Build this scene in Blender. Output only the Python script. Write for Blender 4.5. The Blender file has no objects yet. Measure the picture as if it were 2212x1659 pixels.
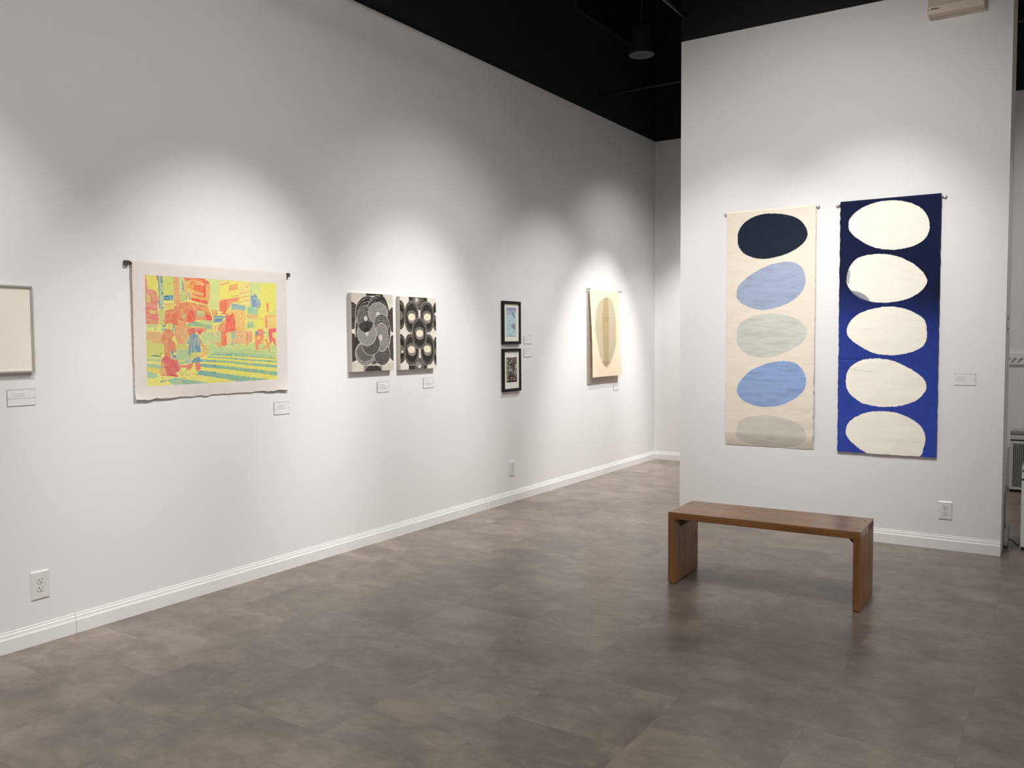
import bpy, bmesh, math, random
import numpy as np
from mathutils import Vector, Matrix

random.seed(7)
C = bpy.context.scene.collection
PI = math.pi

# ------------------------------------------------------------------ helpers
def s2l(c):
    c = np.asarray(c, float) / 255.0
    return np.where(c <= 0.04045, c / 12.92, ((c + 0.055) / 1.055) ** 2.4)

def rgba(r, g, b):
    return tuple(float(x) for x in s2l((r, g, b))) + (1.0,)

def tag(o, label=None, cat=None, group=None, kind=None):
    if label: o['label'] = label
    if cat: o['category'] = cat
    if group: o['group'] = group
    if kind: o['kind'] = kind
    return o

def empty(name, loc, rz=0.0, label=None, cat=None, group=None):
    o = bpy.data.objects.new(name, None)
    o.empty_display_size = 0.1
    C.objects.link(o)
    o.location = loc
    o.rotation_euler = (0, 0, rz)
    return tag(o, label, cat, group)

class MB:
    """collects shapes, then links them as one mesh object"""
    def __init__(self):
        self.bm = bmesh.new()
        self.mi = 0
    def _mark(self, faces):
        for f in faces: f.material_index = self.mi
    def box(self, x0, x1, y0, y1, z0, z1, bevel=0.0, seg=2):
        vs = [self.bm.verts.new(p) for p in ((x0,y0,z0),(x1,y0,z0),(x1,y1,z0),(x0,y1,z0),(x0,y0,z1),(x1,y0,z1),(x1,y1,z1),(x0,y1,z1))]
        fs = [self.bm.faces.new([vs[i] for i in q]) for q in ((0,3,2,1),(4,5,6,7),(0,1,5,4),(1,2,6,5),(2,3,7,6),(3,0,4,7))]
        self._mark(fs)
        if bevel > 0:
            es = list({e for f in fs for e in f.edges})
            r = bmesh.ops.bevel(self.bm, geom=es, offset=bevel, segments=seg, affect='EDGES', profile=0.5)
            self._mark(r['faces'])
        return self
    def prism(self, pts, axis, a, b):
        """extrude a closed 2-D outline along an axis from a to b"""
        def mk(p, t):
            if axis == 'x': return (t, p[0], p[1])
            if axis == 'y': return (p[0], t, p[1])
            return (p[0], p[1], t)
        A = [self.bm.verts.new(mk(p, a)) for p in pts]
        B = [self.bm.verts.new(mk(p, b)) for p in pts]
        n = len(pts)
        fs = [self.bm.faces.new(A[::-1]), self.bm.faces.new(B)]
        for i in range(n):
            fs.append(self.bm.faces.new((A[i], A[(i+1) % n], B[(i+1) % n], B[i])))
        self._mark(fs)
        return self
    def tube(self, pts, r, seg=10, cap=True):
        pts = [Vector(p) for p in pts]
        rs = r if isinstance(r, (list, tuple)) else [r] * len(pts)
        rings = []
        up = Vector((0, 0, 1))
        for i, p in enumerate(pts):
            d = (pts[min(i+1, len(pts)-1)] - pts[max(i-1, 0)]).normalized()
            a = d.cross(up if abs(d.z) < 0.95 else Vector((1, 0, 0))).normalized()
            b = d.cross(a)
            rings.append([self.bm.verts.new(p + (a * math.cos(2*PI*k/seg) + b * math.sin(2*PI*k/seg)) * rs[i]) for k in range(seg)])
        fs = []
        for i in range(len(rings)-1):
            for k in range(seg):
                f = self.bm.faces.new((rings[i][k], rings[i][(k+1) % seg], rings[i+1][(k+1) % seg], rings[i+1][k]))
                f.smooth = True
                fs.append(f)
        if cap:
            fs.append(self.bm.faces.new(rings[0][::-1])); fs.append(self.bm.faces.new(rings[-1]))
        self._mark(fs)
        return self
    def lathe(self, prof, seg=40, centre=(0, 0, 0), axis='z', smooth=True):
        """revolve (radius, height) pairs"""
        cx, cy, cz = centre
        rings = []
        for r, h in prof:
            ring = []
            for k in range(seg):
                c, s = math.cos(2*PI*k/seg), math.sin(2*PI*k/seg)
                if axis == 'z': ring.append(self.bm.verts.new((cx + r*c, cy + r*s, cz + h)))
                elif axis == 'y': ring.append(self.bm.verts.new((cx + r*c, cy + h, cz + r*s)))
                else: ring.append(self.bm.verts.new((cx + h, cy + r*c, cz + r*s)))
            rings.append(ring)
        fs = []
        for i in range(len(rings)-1):
            for k in range(seg):
                f = self.bm.faces.new((rings[i][k], rings[i][(k+1) % seg], rings[i+1][(k+1) % seg], rings[i+1][k]))
                f.smooth = smooth
                fs.append(f)
        for ring in (rings[0], rings[-1]):
            fs.append(self.bm.faces.new(ring))
        self._mark(fs)
        return self
    def quad(self, *ps):
        f = self.bm.faces.new([self.bm.verts.new(p) for p in ps])
        self._mark([f])
        return self
    def build(self, name, mats, parent=None, loc=None, fix=True):
        if fix: bmesh.ops.recalc_face_normals(self.bm, faces=self.bm.faces)
        me = bpy.data.meshes.new(name)
        self.bm.to_mesh(me); self.bm.free()
        for m in (mats if isinstance(mats, (list, tuple)) else [mats]): me.materials.append(m)
        o = bpy.data.objects.new(name, me)
        C.objects.link(o)
        if parent is not None: o.parent = parent
        if loc is not None: o.location = loc
        return o

def copy_tree(o, parent=None):
    c = o.copy(); C.objects.link(c); c.parent = parent
    for ch in list(o.children): copy_tree(ch, c)
    return c

# ------------------------------------------------------------------ materials
def nmat(name):
    m = bpy.data.materials.new(name); m.use_nodes = True
    nt = m.node_tree
    return m, nt, nt.nodes['Principled BSDF']

def N(nt, kind, **kw):
    n = nt.nodes.new(kind)
    for k, v in kw.items():
        if k.startswith('i_'):
            key = k[2:]
            n.inputs[int(key) if key.isdigit() else key.replace('_', ' ')].default_value = v
        else: setattr(n, k, v)
    return n

def mat(name, col, rough=0.5, spec=0.5, metal=0.0, var=0.03, scale=8.0, bump=0.0, bscale=200.0):
    """plain paint / metal / plastic with a little procedural variation"""
    m, nt, b = nmat(name)
    L = nt.links
    tc = N(nt, 'ShaderNodeTexCoord')
    no = N(nt, 'ShaderNodeTexNoise', i_Scale=scale, i_Detail=3.0)
    L.new(tc.outputs['Object'], no.inputs['Vector'])
    mr = N(nt, 'ShaderNodeMapRange')
    mr.inputs['To Min'].default_value = 1 - var; mr.inputs['To Max'].default_value = 1 + var
    L.new(no.outputs['Fac'], mr.inputs['Value'])
    mx = N(nt, 'ShaderNodeMix', data_type='RGBA', blend_type='MULTIPLY')
    mx.inputs[0].default_value = 1.0
    mx.inputs[6].default_value = col
    L.new(mr.outputs['Result'], mx.inputs[7])
    L.new(mx.outputs[2], b.inputs['Base Color'])
    b.inputs['Roughness'].default_value = rough
    b.inputs['Specular IOR Level'].default_value = spec
    b.inputs['Metallic'].default_value = metal
    if bump > 0:
        n2 = N(nt, 'ShaderNodeTexNoise', i_Scale=bscale, i_Detail=2.0)
        L.new(tc.outputs['Object'], n2.inputs['Vector'])
        bp = N(nt, 'ShaderNodeBump', i_Strength=bump, i_Distance=0.002)
        L.new(n2.outputs['Fac'], bp.inputs['Height'])
        L.new(bp.outputs['Normal'], b.inputs['Normal'])
    return m

def print_mat(name, rough=0.9, spec=0.1, fibre=0.04):
    """ink or dye on paper/cloth: the pattern sits in a colour attribute, fibres come from noise"""
    m, nt, b = nmat(name)
    L = nt.links
    at = N(nt, 'ShaderNodeAttribute', attribute_name='ink')
    tc = N(nt, 'ShaderNodeTexCoord')
    mp = N(nt, 'ShaderNodeMapping'); mp.inputs['Scale'].default_value = (60, 60, 220)
    no = N(nt, 'ShaderNodeTexNoise', i_Scale=1.0, i_Detail=3.0)
    L.new(tc.outputs['Object'], mp.inputs['Vector']); L.new(mp.outputs['Vector'], no.inputs['Vector'])
    mr = N(nt, 'ShaderNodeMapRange')
    mr.inputs['To Min'].default_value = 1 - fibre; mr.inputs['To Max'].default_value = 1 + fibre
    L.new(no.outputs['Fac'], mr.inputs['Value'])
    mx = N(nt, 'ShaderNodeMix', data_type='RGBA', blend_type='MULTIPLY'); mx.inputs[0].default_value = 1.0
    L.new(at.outputs['Color'], mx.inputs[6]); L.new(mr.outputs['Result'], mx.inputs[7])
    L.new(mx.outputs[2], b.inputs['Base Color'])
    b.inputs['Roughness'].default_value = rough
    b.inputs['Specular IOR Level'].default_value = spec
    return m

def wood_mat(name, axis, dark=(120, 80, 43), light=(164, 116, 66), rough=0.26):
    m, nt, b = nmat(name)
    L = nt.links
    tc = N(nt, 'ShaderNodeTexCoord')
    mp = N(nt, 'ShaderNodeMapping')
    sc = [22.0, 22.0, 22.0]; sc['xyz'.index(axis)] = 1.1
    mp.inputs['Scale'].default_value = sc
    no = N(nt, 'ShaderNodeTexNoise', i_Scale=1.6, i_Detail=6.0, i_Roughness=0.6, i_Distortion=0.5)
    L.new(tc.outputs['Object'], mp.inputs['Vector']); L.new(mp.outputs['Vector'], no.inputs['Vector'])
    mp2 = N(nt, 'ShaderNodeMapping')
    sc2 = [150.0, 150.0, 150.0]; sc2['xyz'.index(axis)] = 4.0
    mp2.inputs['Scale'].default_value = sc2
    n2 = N(nt, 'ShaderNodeTexNoise', i_Scale=1.0, i_Detail=3.0)
    L.new(tc.outputs['Object'], mp2.inputs['Vector']); L.new(mp2.outputs['Vector'], n2.inputs['Vector'])
    cr = N(nt, 'ShaderNodeValToRGB')
    cr.color_ramp.elements[0].position = 0.3; cr.color_ramp.elements[0].color = rgba(*dark)
    cr.color_ramp.elements[1].position = 0.72; cr.color_ramp.elements[1].color = rgba(*light)
    L.new(no.outputs['Fac'], cr.inputs['Fac'])
    mr = N(nt, 'ShaderNodeMapRange'); mr.inputs['To Min'].default_value = 0.86; mr.inputs['To Max'].default_value = 1.12
    L.new(n2.outputs['Fac'], mr.inputs['Value'])
    mx = N(nt, 'ShaderNodeMix', data_type='RGBA', blend_type='MULTIPLY'); mx.inputs[0].default_value = 1.0
    L.new(cr.outputs['Color'], mx.inputs[6]); L.new(mr.outputs['Result'], mx.inputs[7])
    L.new(mx.outputs[2], b.inputs['Base Color'])
    b.inputs['Roughness'].default_value = rough
    return m

def floor_mat():
    """half-metre vinyl squares in staggered columns, each with its own clouded stone print"""
    m, nt, b = nmat('clouded_vinyl_tile')
    L = nt.links
    def M(op, a, c=None, v=None):
        n = N(nt, 'ShaderNodeMath', operation=op)
        for i, q in enumerate((a, c)):
            if q is None: continue
            if isinstance(q, (int, float)): n.inputs[i].default_value = q
            else: L.new(q, n.inputs[i])
        return n.outputs[0]
    tc = N(nt, 'ShaderNodeTexCoord')
    sp = N(nt, 'ShaderNodeSeparateXYZ'); L.new(tc.outputs['Object'], sp.inputs[0])
    u = M('DIVIDE', M('SUBTRACT', sp.outputs['X'], 0.345), 0.497)
    col = M('FLOOR', u)
    odd = M('FLOORED_MODULO', col, 2.0)
    v = M('DIVIDE', M('SUBTRACT', sp.outputs['Y'], M('ADD', 0.195, M('MULTIPLY', odd, 0.25))), 0.497)
    row = M('FLOOR', v)
    fu, fv = M('FRACT', u), M('FRACT', v)
    edge = M('MINIMUM', M('MINIMUM', fu, M('SUBTRACT', 1.0, fu)), M('MINIMUM', fv, M('SUBTRACT', 1.0, fv)))
    cb = N(nt, 'ShaderNodeCombineXYZ'); L.new(col, cb.inputs[0]); L.new(row, cb.inputs[1])
    wn = N(nt, 'ShaderNodeTexWhiteNoise', noise_dimensions='2D'); L.new(cb.outputs[0], wn.inputs['Vector'])
    off = N(nt, 'ShaderNodeVectorMath', operation='SCALE'); off.inputs['Scale'].default_value = 37.0
    L.new(wn.outputs['Color'], off.inputs[0])
    st = N(nt, 'ShaderNodeMapping'); st.inputs['Scale'].default_value = (1.0, 1.35, 1.0)
    L.new(tc.outputs['Object'], st.inputs['Vector'])
    ad = N(nt, 'ShaderNodeVectorMath', operation='ADD'); L.new(st.outputs[0], ad.inputs[0]); L.new(off.outputs[0], ad.inputs[1])
    n1 = N(nt, 'ShaderNodeTexNoise', i_Scale=3.3, i_Detail=6.0, i_Roughness=0.62, i_Distortion=0.3); L.new(ad.outputs[0], n1.inputs['Vector'])
    n2 = N(nt, 'ShaderNodeTexNoise', i_Scale=26.0, i_Detail=5.0, i_Roughness=0.7); L.new(ad.outputs[0], n2.inputs['Vector'])
    n3 = N(nt, 'ShaderNodeTexNoise', i_Scale=7.5, i_Detail=7.0, i_Roughness=0.6, i_Distortion=0.6); L.new(ad.outputs[0], n3.inputs['Vector'])
    crisp = N(nt, 'ShaderNodeMapRange', interpolation_type='SMOOTHSTEP')
    crisp.inputs['From Min'].default_value = 0.46; crisp.inputs['From Max'].default_value = 0.54
    L.new(n3.outputs['Fac'], crisp.inputs['Value'])
    mixf = M('ADD', M('MULTIPLY', n1.outputs['Fac'], 0.80), M('MULTIPLY', n2.outputs['Fac'], 0.16))
    mixf = M('ADD', mixf, M('ADD', 0.005, M('MULTIPLY', crisp.outputs['Result'], 0.065)))
    mixf = M('ADD', mixf, M('MULTIPLY', M('SUBTRACT', wn.outputs['Value'], 0.5), 0.08))
    cr = N(nt, 'ShaderNodeValToRGB'); e = cr.color_ramp.elements
    e[0].position = 0.33; e[0].color = rgba(*FLOOR_COLS[0])
    e[1].position = 0.68; e[1].color = rgba(*FLOOR_COLS[2])
    k = e.new(0.5); k.color = rgba(*FLOOR_COLS[1])
    L.new(mixf, cr.inputs['Fac'])
    seam = N(nt, 'ShaderNodeMapRange', interpolation_type='SMOOTHSTEP')
    seam.inputs['From Min'].default_value = 0.0; seam.inputs['From Max'].default_value = 0.007
    seam.inputs['To Min'].default_value = 0.86; seam.inputs['To Max'].default_value = 1.0
    L.new(edge, seam.inputs['Value'])
    mx = N(nt, 'ShaderNodeMix', data_type='RGBA', blend_type='MULTIPLY'); mx.inputs[0].default_value = 1.0
    L.new(cr.outputs['Color'], mx.inputs[6]); L.new(seam.outputs['Result'], mx.inputs[7])
    L.new(mx.outputs[2], b.inputs['Base Color'])
    rr = N(nt, 'ShaderNodeMapRange'); rr.inputs['To Min'].default_value = 0.26; rr.inputs['To Max'].default_value = 0.36
    L.new(n1.outputs['Fac'], rr.inputs['Value']); L.new(rr.outputs['Result'], b.inputs['Roughness'])
    b.inputs['Specular IOR Level'].default_value = 0.5
    bp = N(nt, 'ShaderNodeBump', i_Strength=0.08, i_Distance=0.001); L.new(n2.outputs['Fac'], bp.inputs['Height'])
    L.new(bp.outputs['Normal'], b.inputs['Normal'])
    return m

def glass_mat():
    m, nt, b = nmat('picture_glass')
    L = nt.links
    out = nt.nodes['Material Output']
    tr = N(nt, 'ShaderNodeBsdfTransparent')
    gl = N(nt, 'ShaderNodeBsdfGlossy', i_Roughness=0.03)
    lw = N(nt, 'ShaderNodeLayerWeight', i_Blend=0.5)
    pw = N(nt, 'ShaderNodeMath', operation='POWER'); pw.inputs[1].default_value = 4.0
    L.new(lw.outputs['Facing'], pw.inputs[0])
    ma = N(nt, 'ShaderNodeMath', operation='MULTIPLY_ADD'); ma.inputs[1].default_value = 0.6; ma.inputs[2].default_value = 0.04
    L.new(pw.outputs[0], ma.inputs[0])
    mx = N(nt, 'ShaderNodeMixShader')
    L.new(ma.outputs[0], mx.inputs[0]); L.new(tr.outputs[0], mx.inputs[1]); L.new(gl.outputs[0], mx.inputs[2])
    L.new(mx.outputs[0], out.inputs['Surface'])
    return m

FLOOR_COLS = ((102, 91, 83), (122, 111, 101), (146, 133, 122))
M_WALL = mat('white_wall_paint', (0.80, 0.79, 0.785, 1), 0.75, 0.25, var=0.012, scale=1.3, bump=0.03, bscale=90)
M_BLACK = mat('black_ceiling_paint', (0.013, 0.017, 0.019, 1), 0.8, 0.2, var=0.1)
M_TRIM = mat('white_trim_paint', (0.82, 0.815, 0.80, 1), 0.42, 0.4, var=0.01)
M_FLOOR = floor_mat()
M_PRINT = print_mat('printed_paper')
M_CLOTH = print_mat('dyed_cloth', fibre=0.05)
M_INKC = print_mat('painted_canvas', fibre=0.05)
M_CANVAS = mat('raw_canvas_edge', rgba(216, 208, 197), 0.9, 0.1, var=0.03, scale=30)
M_BFRAME = mat('black_frame_wood', (0.009, 0.0085, 0.008, 1), 0.5, 0.25, var=0.1)
M_MATBD = mat('cream_mat_board', rgba(243, 239, 229), 0.9, 0.1, var=0.01)
M_ALU = mat('brushed_aluminium', (0.46, 0.45, 0.43, 1), 0.42, 0.5, metal=0.25, var=0.05, scale=20)
M_STEEL = mat('satin_steel', (0.62, 0.61, 0.59, 1), 0.4, 0.5, metal=0.6, var=0.05, scale=30)
M_BRONZE = mat('dark_bronze', (0.10, 0.085, 0.07, 1), 0.45, 0.5, metal=0.6, var=0.1, scale=30)
M_BLANK = mat('blank_cream_sheet', rgba(247, 241, 226), 0.9, 0.1, var=0.015)
M_CARD = mat('white_label_card', (0.80, 0.79, 0.785, 1), 0.5, 0.4, var=0.005)
M_RIM = mat('grey_label_edge', (0.44, 0.435, 0.43, 1), 0.6, 0.3, var=0.05)
M_TEXT = mat('grey_label_text', (0.36, 0.36, 0.37, 1), 0.8, 0.2, var=0.02)
M_PLATE = mat('white_outlet_plastic', (0.74, 0.735, 0.72, 1), 0.35, 0.5, var=0.01)
M_DARK = mat('dark_slot', (0.02, 0.02, 0.02, 1), 0.6, 0.3, var=0.05)
M_GLASS = glass_mat()
M_BEIGE = mat('beige_plastic', rgba(190, 180, 152), 0.5, 0.4, var=0.04, scale=20)
M_BEIGE2 = mat('pale_beige_plastic', rgba(216, 204, 182), 0.5, 0.4, var=0.03, scale=20)
M_PURI = mat('white_appliance_plastic', (0.66, 0.65, 0.63, 1), 0.4, 0.5, var=0.01)
M_PURI2 = mat('grey_appliance_panel', (0.36, 0.35, 0.335, 1), 0.4, 0.5, var=0.02)
M_PERF = None
M_BLKPL = mat('black_plastic', (0.012, 0.012, 0.012, 1), 0.5, 0.4, var=0.1)
M_GRILLE = mat('charcoal_grille_mesh', (0.05, 0.05, 0.052, 1), 0.7, 0.3, var=0.1, scale=200)
M_PIPE = mat('black_painted_pipe', (0.028, 0.030, 0.034, 1), 0.45, 0.4, var=0.1)
M_WX = wood_mat('oiled_oak_along', 'x')
M_WZ = wood_mat('oiled_oak_upright', 'z', rough=0.42)
M_ENDG = wood_mat('oak_end_grain', 'y', (84, 52, 30), (112, 72, 42), 0.5)
M_DOWEL = mat('dark_dowel', rgba(70, 42, 24), 0.5, 0.4, var=0.1, scale=60)

# ------------------------------------------------------------------ numpy painting
def fade(t): return t * t * (3 - 2 * t)
def vnoise(x, y, seed=0):
    """smooth value noise, 0..1"""
    xi, yi = np.floor(x).astype(np.int64), np.floor(y).astype(np.int64)
    fx, fy = fade(x - xi), fade(y - yi)
    def h(i, j):
        n = (i * 374761393 + j * 668265263 + seed * 1442695041) & 0x7fffffff
        n = ((n ^ (n >> 13)) * 1274126177) & 0x7fffffff
        return ((n ^ (n >> 16)) & 0xffff) / 65535.0
    a = h(xi, yi) * (1 - fx) + h(xi + 1, yi) * fx
    c = h(xi, yi + 1) * (1 - fx) + h(xi + 1, yi + 1) * fx
    return a * (1 - fy) + c * fy
def fbm(x, y, seed=0, oct=4):
    s, a, t = 0, 0.5, 0
    for k in range(oct):
        s = s + a * vnoise(x * 2**k, y * 2**k, seed + k); t += a; a *= 0.5
    return s / t

def homography(src, dst):
    A, B = [], []
    for (x, y), (u, v) in zip(src, dst):
        A.append([x, y, 1, 0, 0, 0, -u*x, -u*y]); B.append(u)
        A.append([0, 0, 0, x, y, 1, -v*x, -v*y]); B.append(v)
    h = np.linalg.solve(np.array(A, float), np.array(B, float))
    return np.append(h, 1).reshape(3, 3)

def spline(pts, n=10):
    """closed smooth outline through the points"""
    P = np.array(pts, float); out = []
    m = len(P)
    for i in range(m):
        p0, p1, p2, p3 = P[i-1], P[i], P[(i+1) % m], P[(i+2) % m]
        for k in range(n):
            t = k / n
            out.append(0.5 * ((2*p1) + (-p0+p2)*t + (2*p0-5*p1+4*p2-p3)*t*t + (-p0+3*p1-3*p2+p3)*t**3))
    return np.array(out)

class Painter:
    """paints on a grid of samples whose drawing coordinates are X, Y (any warp of the sheet)"""
    def __init__(self, X, Y, base):
        self.X, self.Y = X, Y
        self.img = np.empty(X.shape + (3,)); self.img[:] = s2l(base)
    def put(self, mask, col, alpha=1.0):
        c = s2l(col) if not isinstance(col, np.ndarray) or col.ndim == 1 else col
        a = (mask * alpha)[..., None]
        self.img = self.img * (1 - a) + c * a
    def inside(self, pts, X=None, Y=None):
        X = self.X if X is None else X; Y = self.Y if Y is None else Y
        P = np.asarray(pts, float)
        x0, y0 = P.min(0); x1, y1 = P.max(0)
        m = np.zeros(X.shape, bool)
        bb = (X >= x0) & (X <= x1) & (Y >= y0) & (Y <= y1)
        if not bb.any(): return m.astype(float)
        x, y = X[bb], Y[bb]
        r = np.zeros(x.shape, bool)
        for i in range(len(P)):
            xa, ya = P[i-1]; xb, yb = P[i]
            if ya == yb: continue
            c = ((ya > y) != (yb > y)) & (x < (xb - xa) * (y - ya) / (yb - ya) + xa)
            r ^= c
        m[bb] = r
        return m.astype(float)
    def soft(self, m, n):
        for _ in range(n):
            for ax in (0, 1): m = (np.roll(m, 1, ax) + m + np.roll(m, -1, ax)) / 3
        return m
    def poly(self, col, pts, alpha=1.0): self.put(self.inside(pts), col, alpha)
    def line(self, col, w, pts, alpha=1.0):
        m = np.zeros(self.X.shape)
        for (xa, ya), (xb, yb) in zip(pts[:-1], pts[1:]):
            dx, dy = xb - xa, yb - ya
            L2 = dx*dx + dy*dy + 1e-9
            t = np.clip(((self.X - xa)*dx + (self.Y - ya)*dy) / L2, 0, 1)
            d = np.hypot(self.X - xa - t*dx, self.Y - ya - t*dy)
            m = np.maximum(m, (d < w/2).astype(float))
        self.put(m, col, alpha)
    def ell(self, col, cx, cy, rx, ry, ang=0.0, alpha=1.0, power=2.0):
        rho, _ = self.rho(cx, cy, rx, ry, ang, power)
        self.put((rho < 1).astype(float), col, alpha)
    def rho(self, cx, cy, rx, ry, ang=0.0, power=2.0):
        c, s = math.cos(ang), math.sin(ang)
        x, y = self.X - cx, self.Y - cy
        a, b2 = (x*c + y*s) / rx, (-x*s + y*c) / ry
        return (np.abs(a)**power + np.abs(b2)**power) ** (1/power), np.arctan2(b2, a)

# ------------------------------------------------------------------ sheets (paper, cloth) with ink
def sheet(name, w, h, nx, nz, colours, material, parent, off, jit=None, z_top=0.0, back=None):
    """a (nx+1) x (nz+1) grid; local x across from the middle, local z down from z_top;
    off(U, V) gives how far each point stands in front of the wall; V = 0 at the top"""
    U, V = np.meshgrid(np.linspace(0, 1, nx+1), np.linspace(0, 1, nz+1))
    x = (U - 0.5) * w; z = z_top - V * h
    if jit is not None:
        dx, dz = jit(U, V); x = x + dx; z = z + dz
    y = -off(U, V)
    co = np.stack([x, y, z], -1).reshape(-1, 3)
    idx = np.arange((nx+1)*(nz+1)).reshape(nz+1, nx+1)
    q = np.stack([idx[1:, :-1], idx[1:, 1:], idx[:-1, 1:], idx[:-1, :-1]], -1).reshape(-1, 4)
    me = bpy.data.meshes.new(name)
    me.vertices.add(len(co)); me.vertices.foreach_set('co', co.ravel())
    me.loops.add(q.size); me.loops.foreach_set('vertex_index', q.ravel().astype(np.int32))
    me.polygons.add(len(q)); me.polygons.foreach_set('loop_start', np.arange(0, q.size, 4, dtype=np.int32))
    me.update(calc_edges=True)
    me.polygons.foreach_set('use_smooth', np.ones(len(q), bool))
    if colours is not None:
        at = me.color_attributes.new('ink', 'FLOAT_COLOR', 'POINT')
        cc = np.concatenate([np.clip(colours, 0, 1), np.ones(colours.shape[:2] + (1,))], -1)
        at.data.foreach_set('color', cc.astype(np.float32).ravel())
    me.materials.append(material)
    o = bpy.data.objects.new(name, me); C.objects.link(o); o.parent = parent
    return o

def grid(nx, nz): return np.meshgrid(np.linspace(0, 1, nx+1), np.linspace(0, 1, nz+1))

def warp(U, V, quad):
    """drawing coordinates for a sheet whose corners TL TR BR BL fall at quad"""
    H = homography([(0, 0), (1, 0), (1, 1), (0, 1)], quad)
    w = H[2, 0]*U + H[2, 1]*V + 1
    return (H[0, 0]*U + H[0, 1]*V + H[0, 2]) / w, (H[1, 0]*U + H[1, 1]*V + H[1, 2]) / w

LEFT = PI / 2                     # faces +x: things on the left wall
WALL_H, ROOF = 3.745, 5.6
YB, YP = 9.426, 6.395             # back wall, front of the partition
PX0, PX1, PY1 = 1.538, 3.774, 6.87
RX, FY = 8.2, -4.0

# ------------------------------------------------------------------ the setting
def wall(name, p0, p1, thick_dir, z0=0.0):
    """a wall slab between two floor points, white up to WALL_H and black above"""
    b = MB()
    (x0, y0), (x1, y1) = p0, p1
    for k, (a, c) in enumerate(((z0, WALL_H), (WALL_H, ROOF))):
        b.mi = k
        b.box(min(x0, x1 + thick_dir[0]), max(x1, x0 + thick_dir[0]), min(y0, y1 + thick_dir[1]), max(y1, y0 + thick_dir[1]), a, c)
    return tag(b.build(name, [M_WALL, M_BLACK]), kind='structure')

wall('wall_left', (0, FY), (0, YB), (-0.15, 0))
wall('wall_back', (-0.15, YB), (RX + 0.15, YB), (0, 0.15))
wall('wall_right', (RX, FY), (RX, YB), (0.15, 0))
wall('wall_rear', (-0.15, FY), (RX + 0.15, FY), (0, -0.15))
b = MB()
for k, (a, c) in enumerate(((0, WALL_H), (WALL_H, ROOF))):
    b.mi = k; b.box(PX0, PX1, YP, PY1, a, c)
tag(b.build('wall_partition', [M_WALL, M_BLACK]), kind='structure')
tag(MB().box(-0.15, RX + 0.15, FY - 0.15, YB + 0.15, -0.1, 0).build('floor', M_FLOOR), kind='structure')
tag(MB().box(-0.15, RX + 0.15, FY - 0.15, YB + 0.15, ROOF, ROOF + 0.1).build('ceiling', M_BLACK), kind='structure')

BASE = [(0, 0), (0.013, 0), (0.013, 0.064), (0.0105, 0.068), (0.0085, 0.074), (0.0075, 0.084), (0.004, 0.088), (0.004, 0.096), (0, 0.098)]
def baseboard(name, segs, mapf):
    b = MB()
    for s in segs:
        b.prism([mapf(*p) for p in BASE], s[0], s[1], s[2])
    return tag(b.build(name, M_TRIM), kind='structure')
baseboard('baseboard_left', [('y', FY, 2.306), ('y', 2.3085, 5.885), ('y', 5.889, YB)], lambda d, z: (d, z))
baseboard('baseboard_back', [('x', 0.013, RX)], lambda d, z: (YB - d, z))
b = MB().prism([(YP - d, z) for d, z in BASE], 'x', PX0, PX1)
tag(b.build('baseboard_partition', M_TRIM), kind='structure')

# ------------------------------------------------------------------ the bench
def bench():
    t = empty('wooden_bench', (2.6935, 4.868, 0), math.radians(1.25),
              'low wooden bench with solid plank ends standing in front of the white partition wall', 'bench')
    w, d, h, th = 0.532, 0.2, 0.4265, 0.04
    b = MB().box(-w, w, -d, d, h - th, h, 0.003)
    b.build('seat', M_WX, t)
    for s in (-1, 1):
        b = MB()
        x0, x1 = (-w, -w + 0.0415) if s < 0 else (w - 0.0375, w)
        for y0, y1 in (((-d, d),) if s < 0 else ((-d, -0.052), (-0.0512, 0.051), (0.0518, d))):
            b.box(x0, x1, y0, y1, 0.004, h - th, 0.0018)
        p = b.build('side_panel', M_WZ, t)
        xi = x1 if s < 0 else x0
        L = 0.062
        MB().prism([(xi, h - th), (xi - s*L, h - th), (xi, h - th - L)], 'y', -0.10, 0.06).build('corner_brace', M_ENDG, t)
        # end-grain key where the seat board runs through the panel
        MB().box(min(s*w, s*(w + 0.0006)), max(s*w, s*(w + 0.0006)), 0.03, d - 0.006, h - 0.036, h - 0.008).build('end_grain_key', M_ENDG, t)
        for y in (-0.155, -0.035):
            MB().box(s*(w - 0.006), s*(w + 0.0008), y - 0.004, y + 0.004, h - 0.034, h - 0.02).build('dowel', M_DOWEL, t)
        for y in (-0.10, 0.11):
            MB().lathe([(0.006, 0), (0.006, 0.0012), (0.003, 0.0014)], 16, (s*(w - 0.03), y, h - 0.0004)).build('dowel', M_DOWEL, t)
    MB().box(-w + 0.0413, -w + 0.0422, 0.155, 0.172, 0.19, 0.245).build('knot', M_DOWEL, t)
bench()

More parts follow.
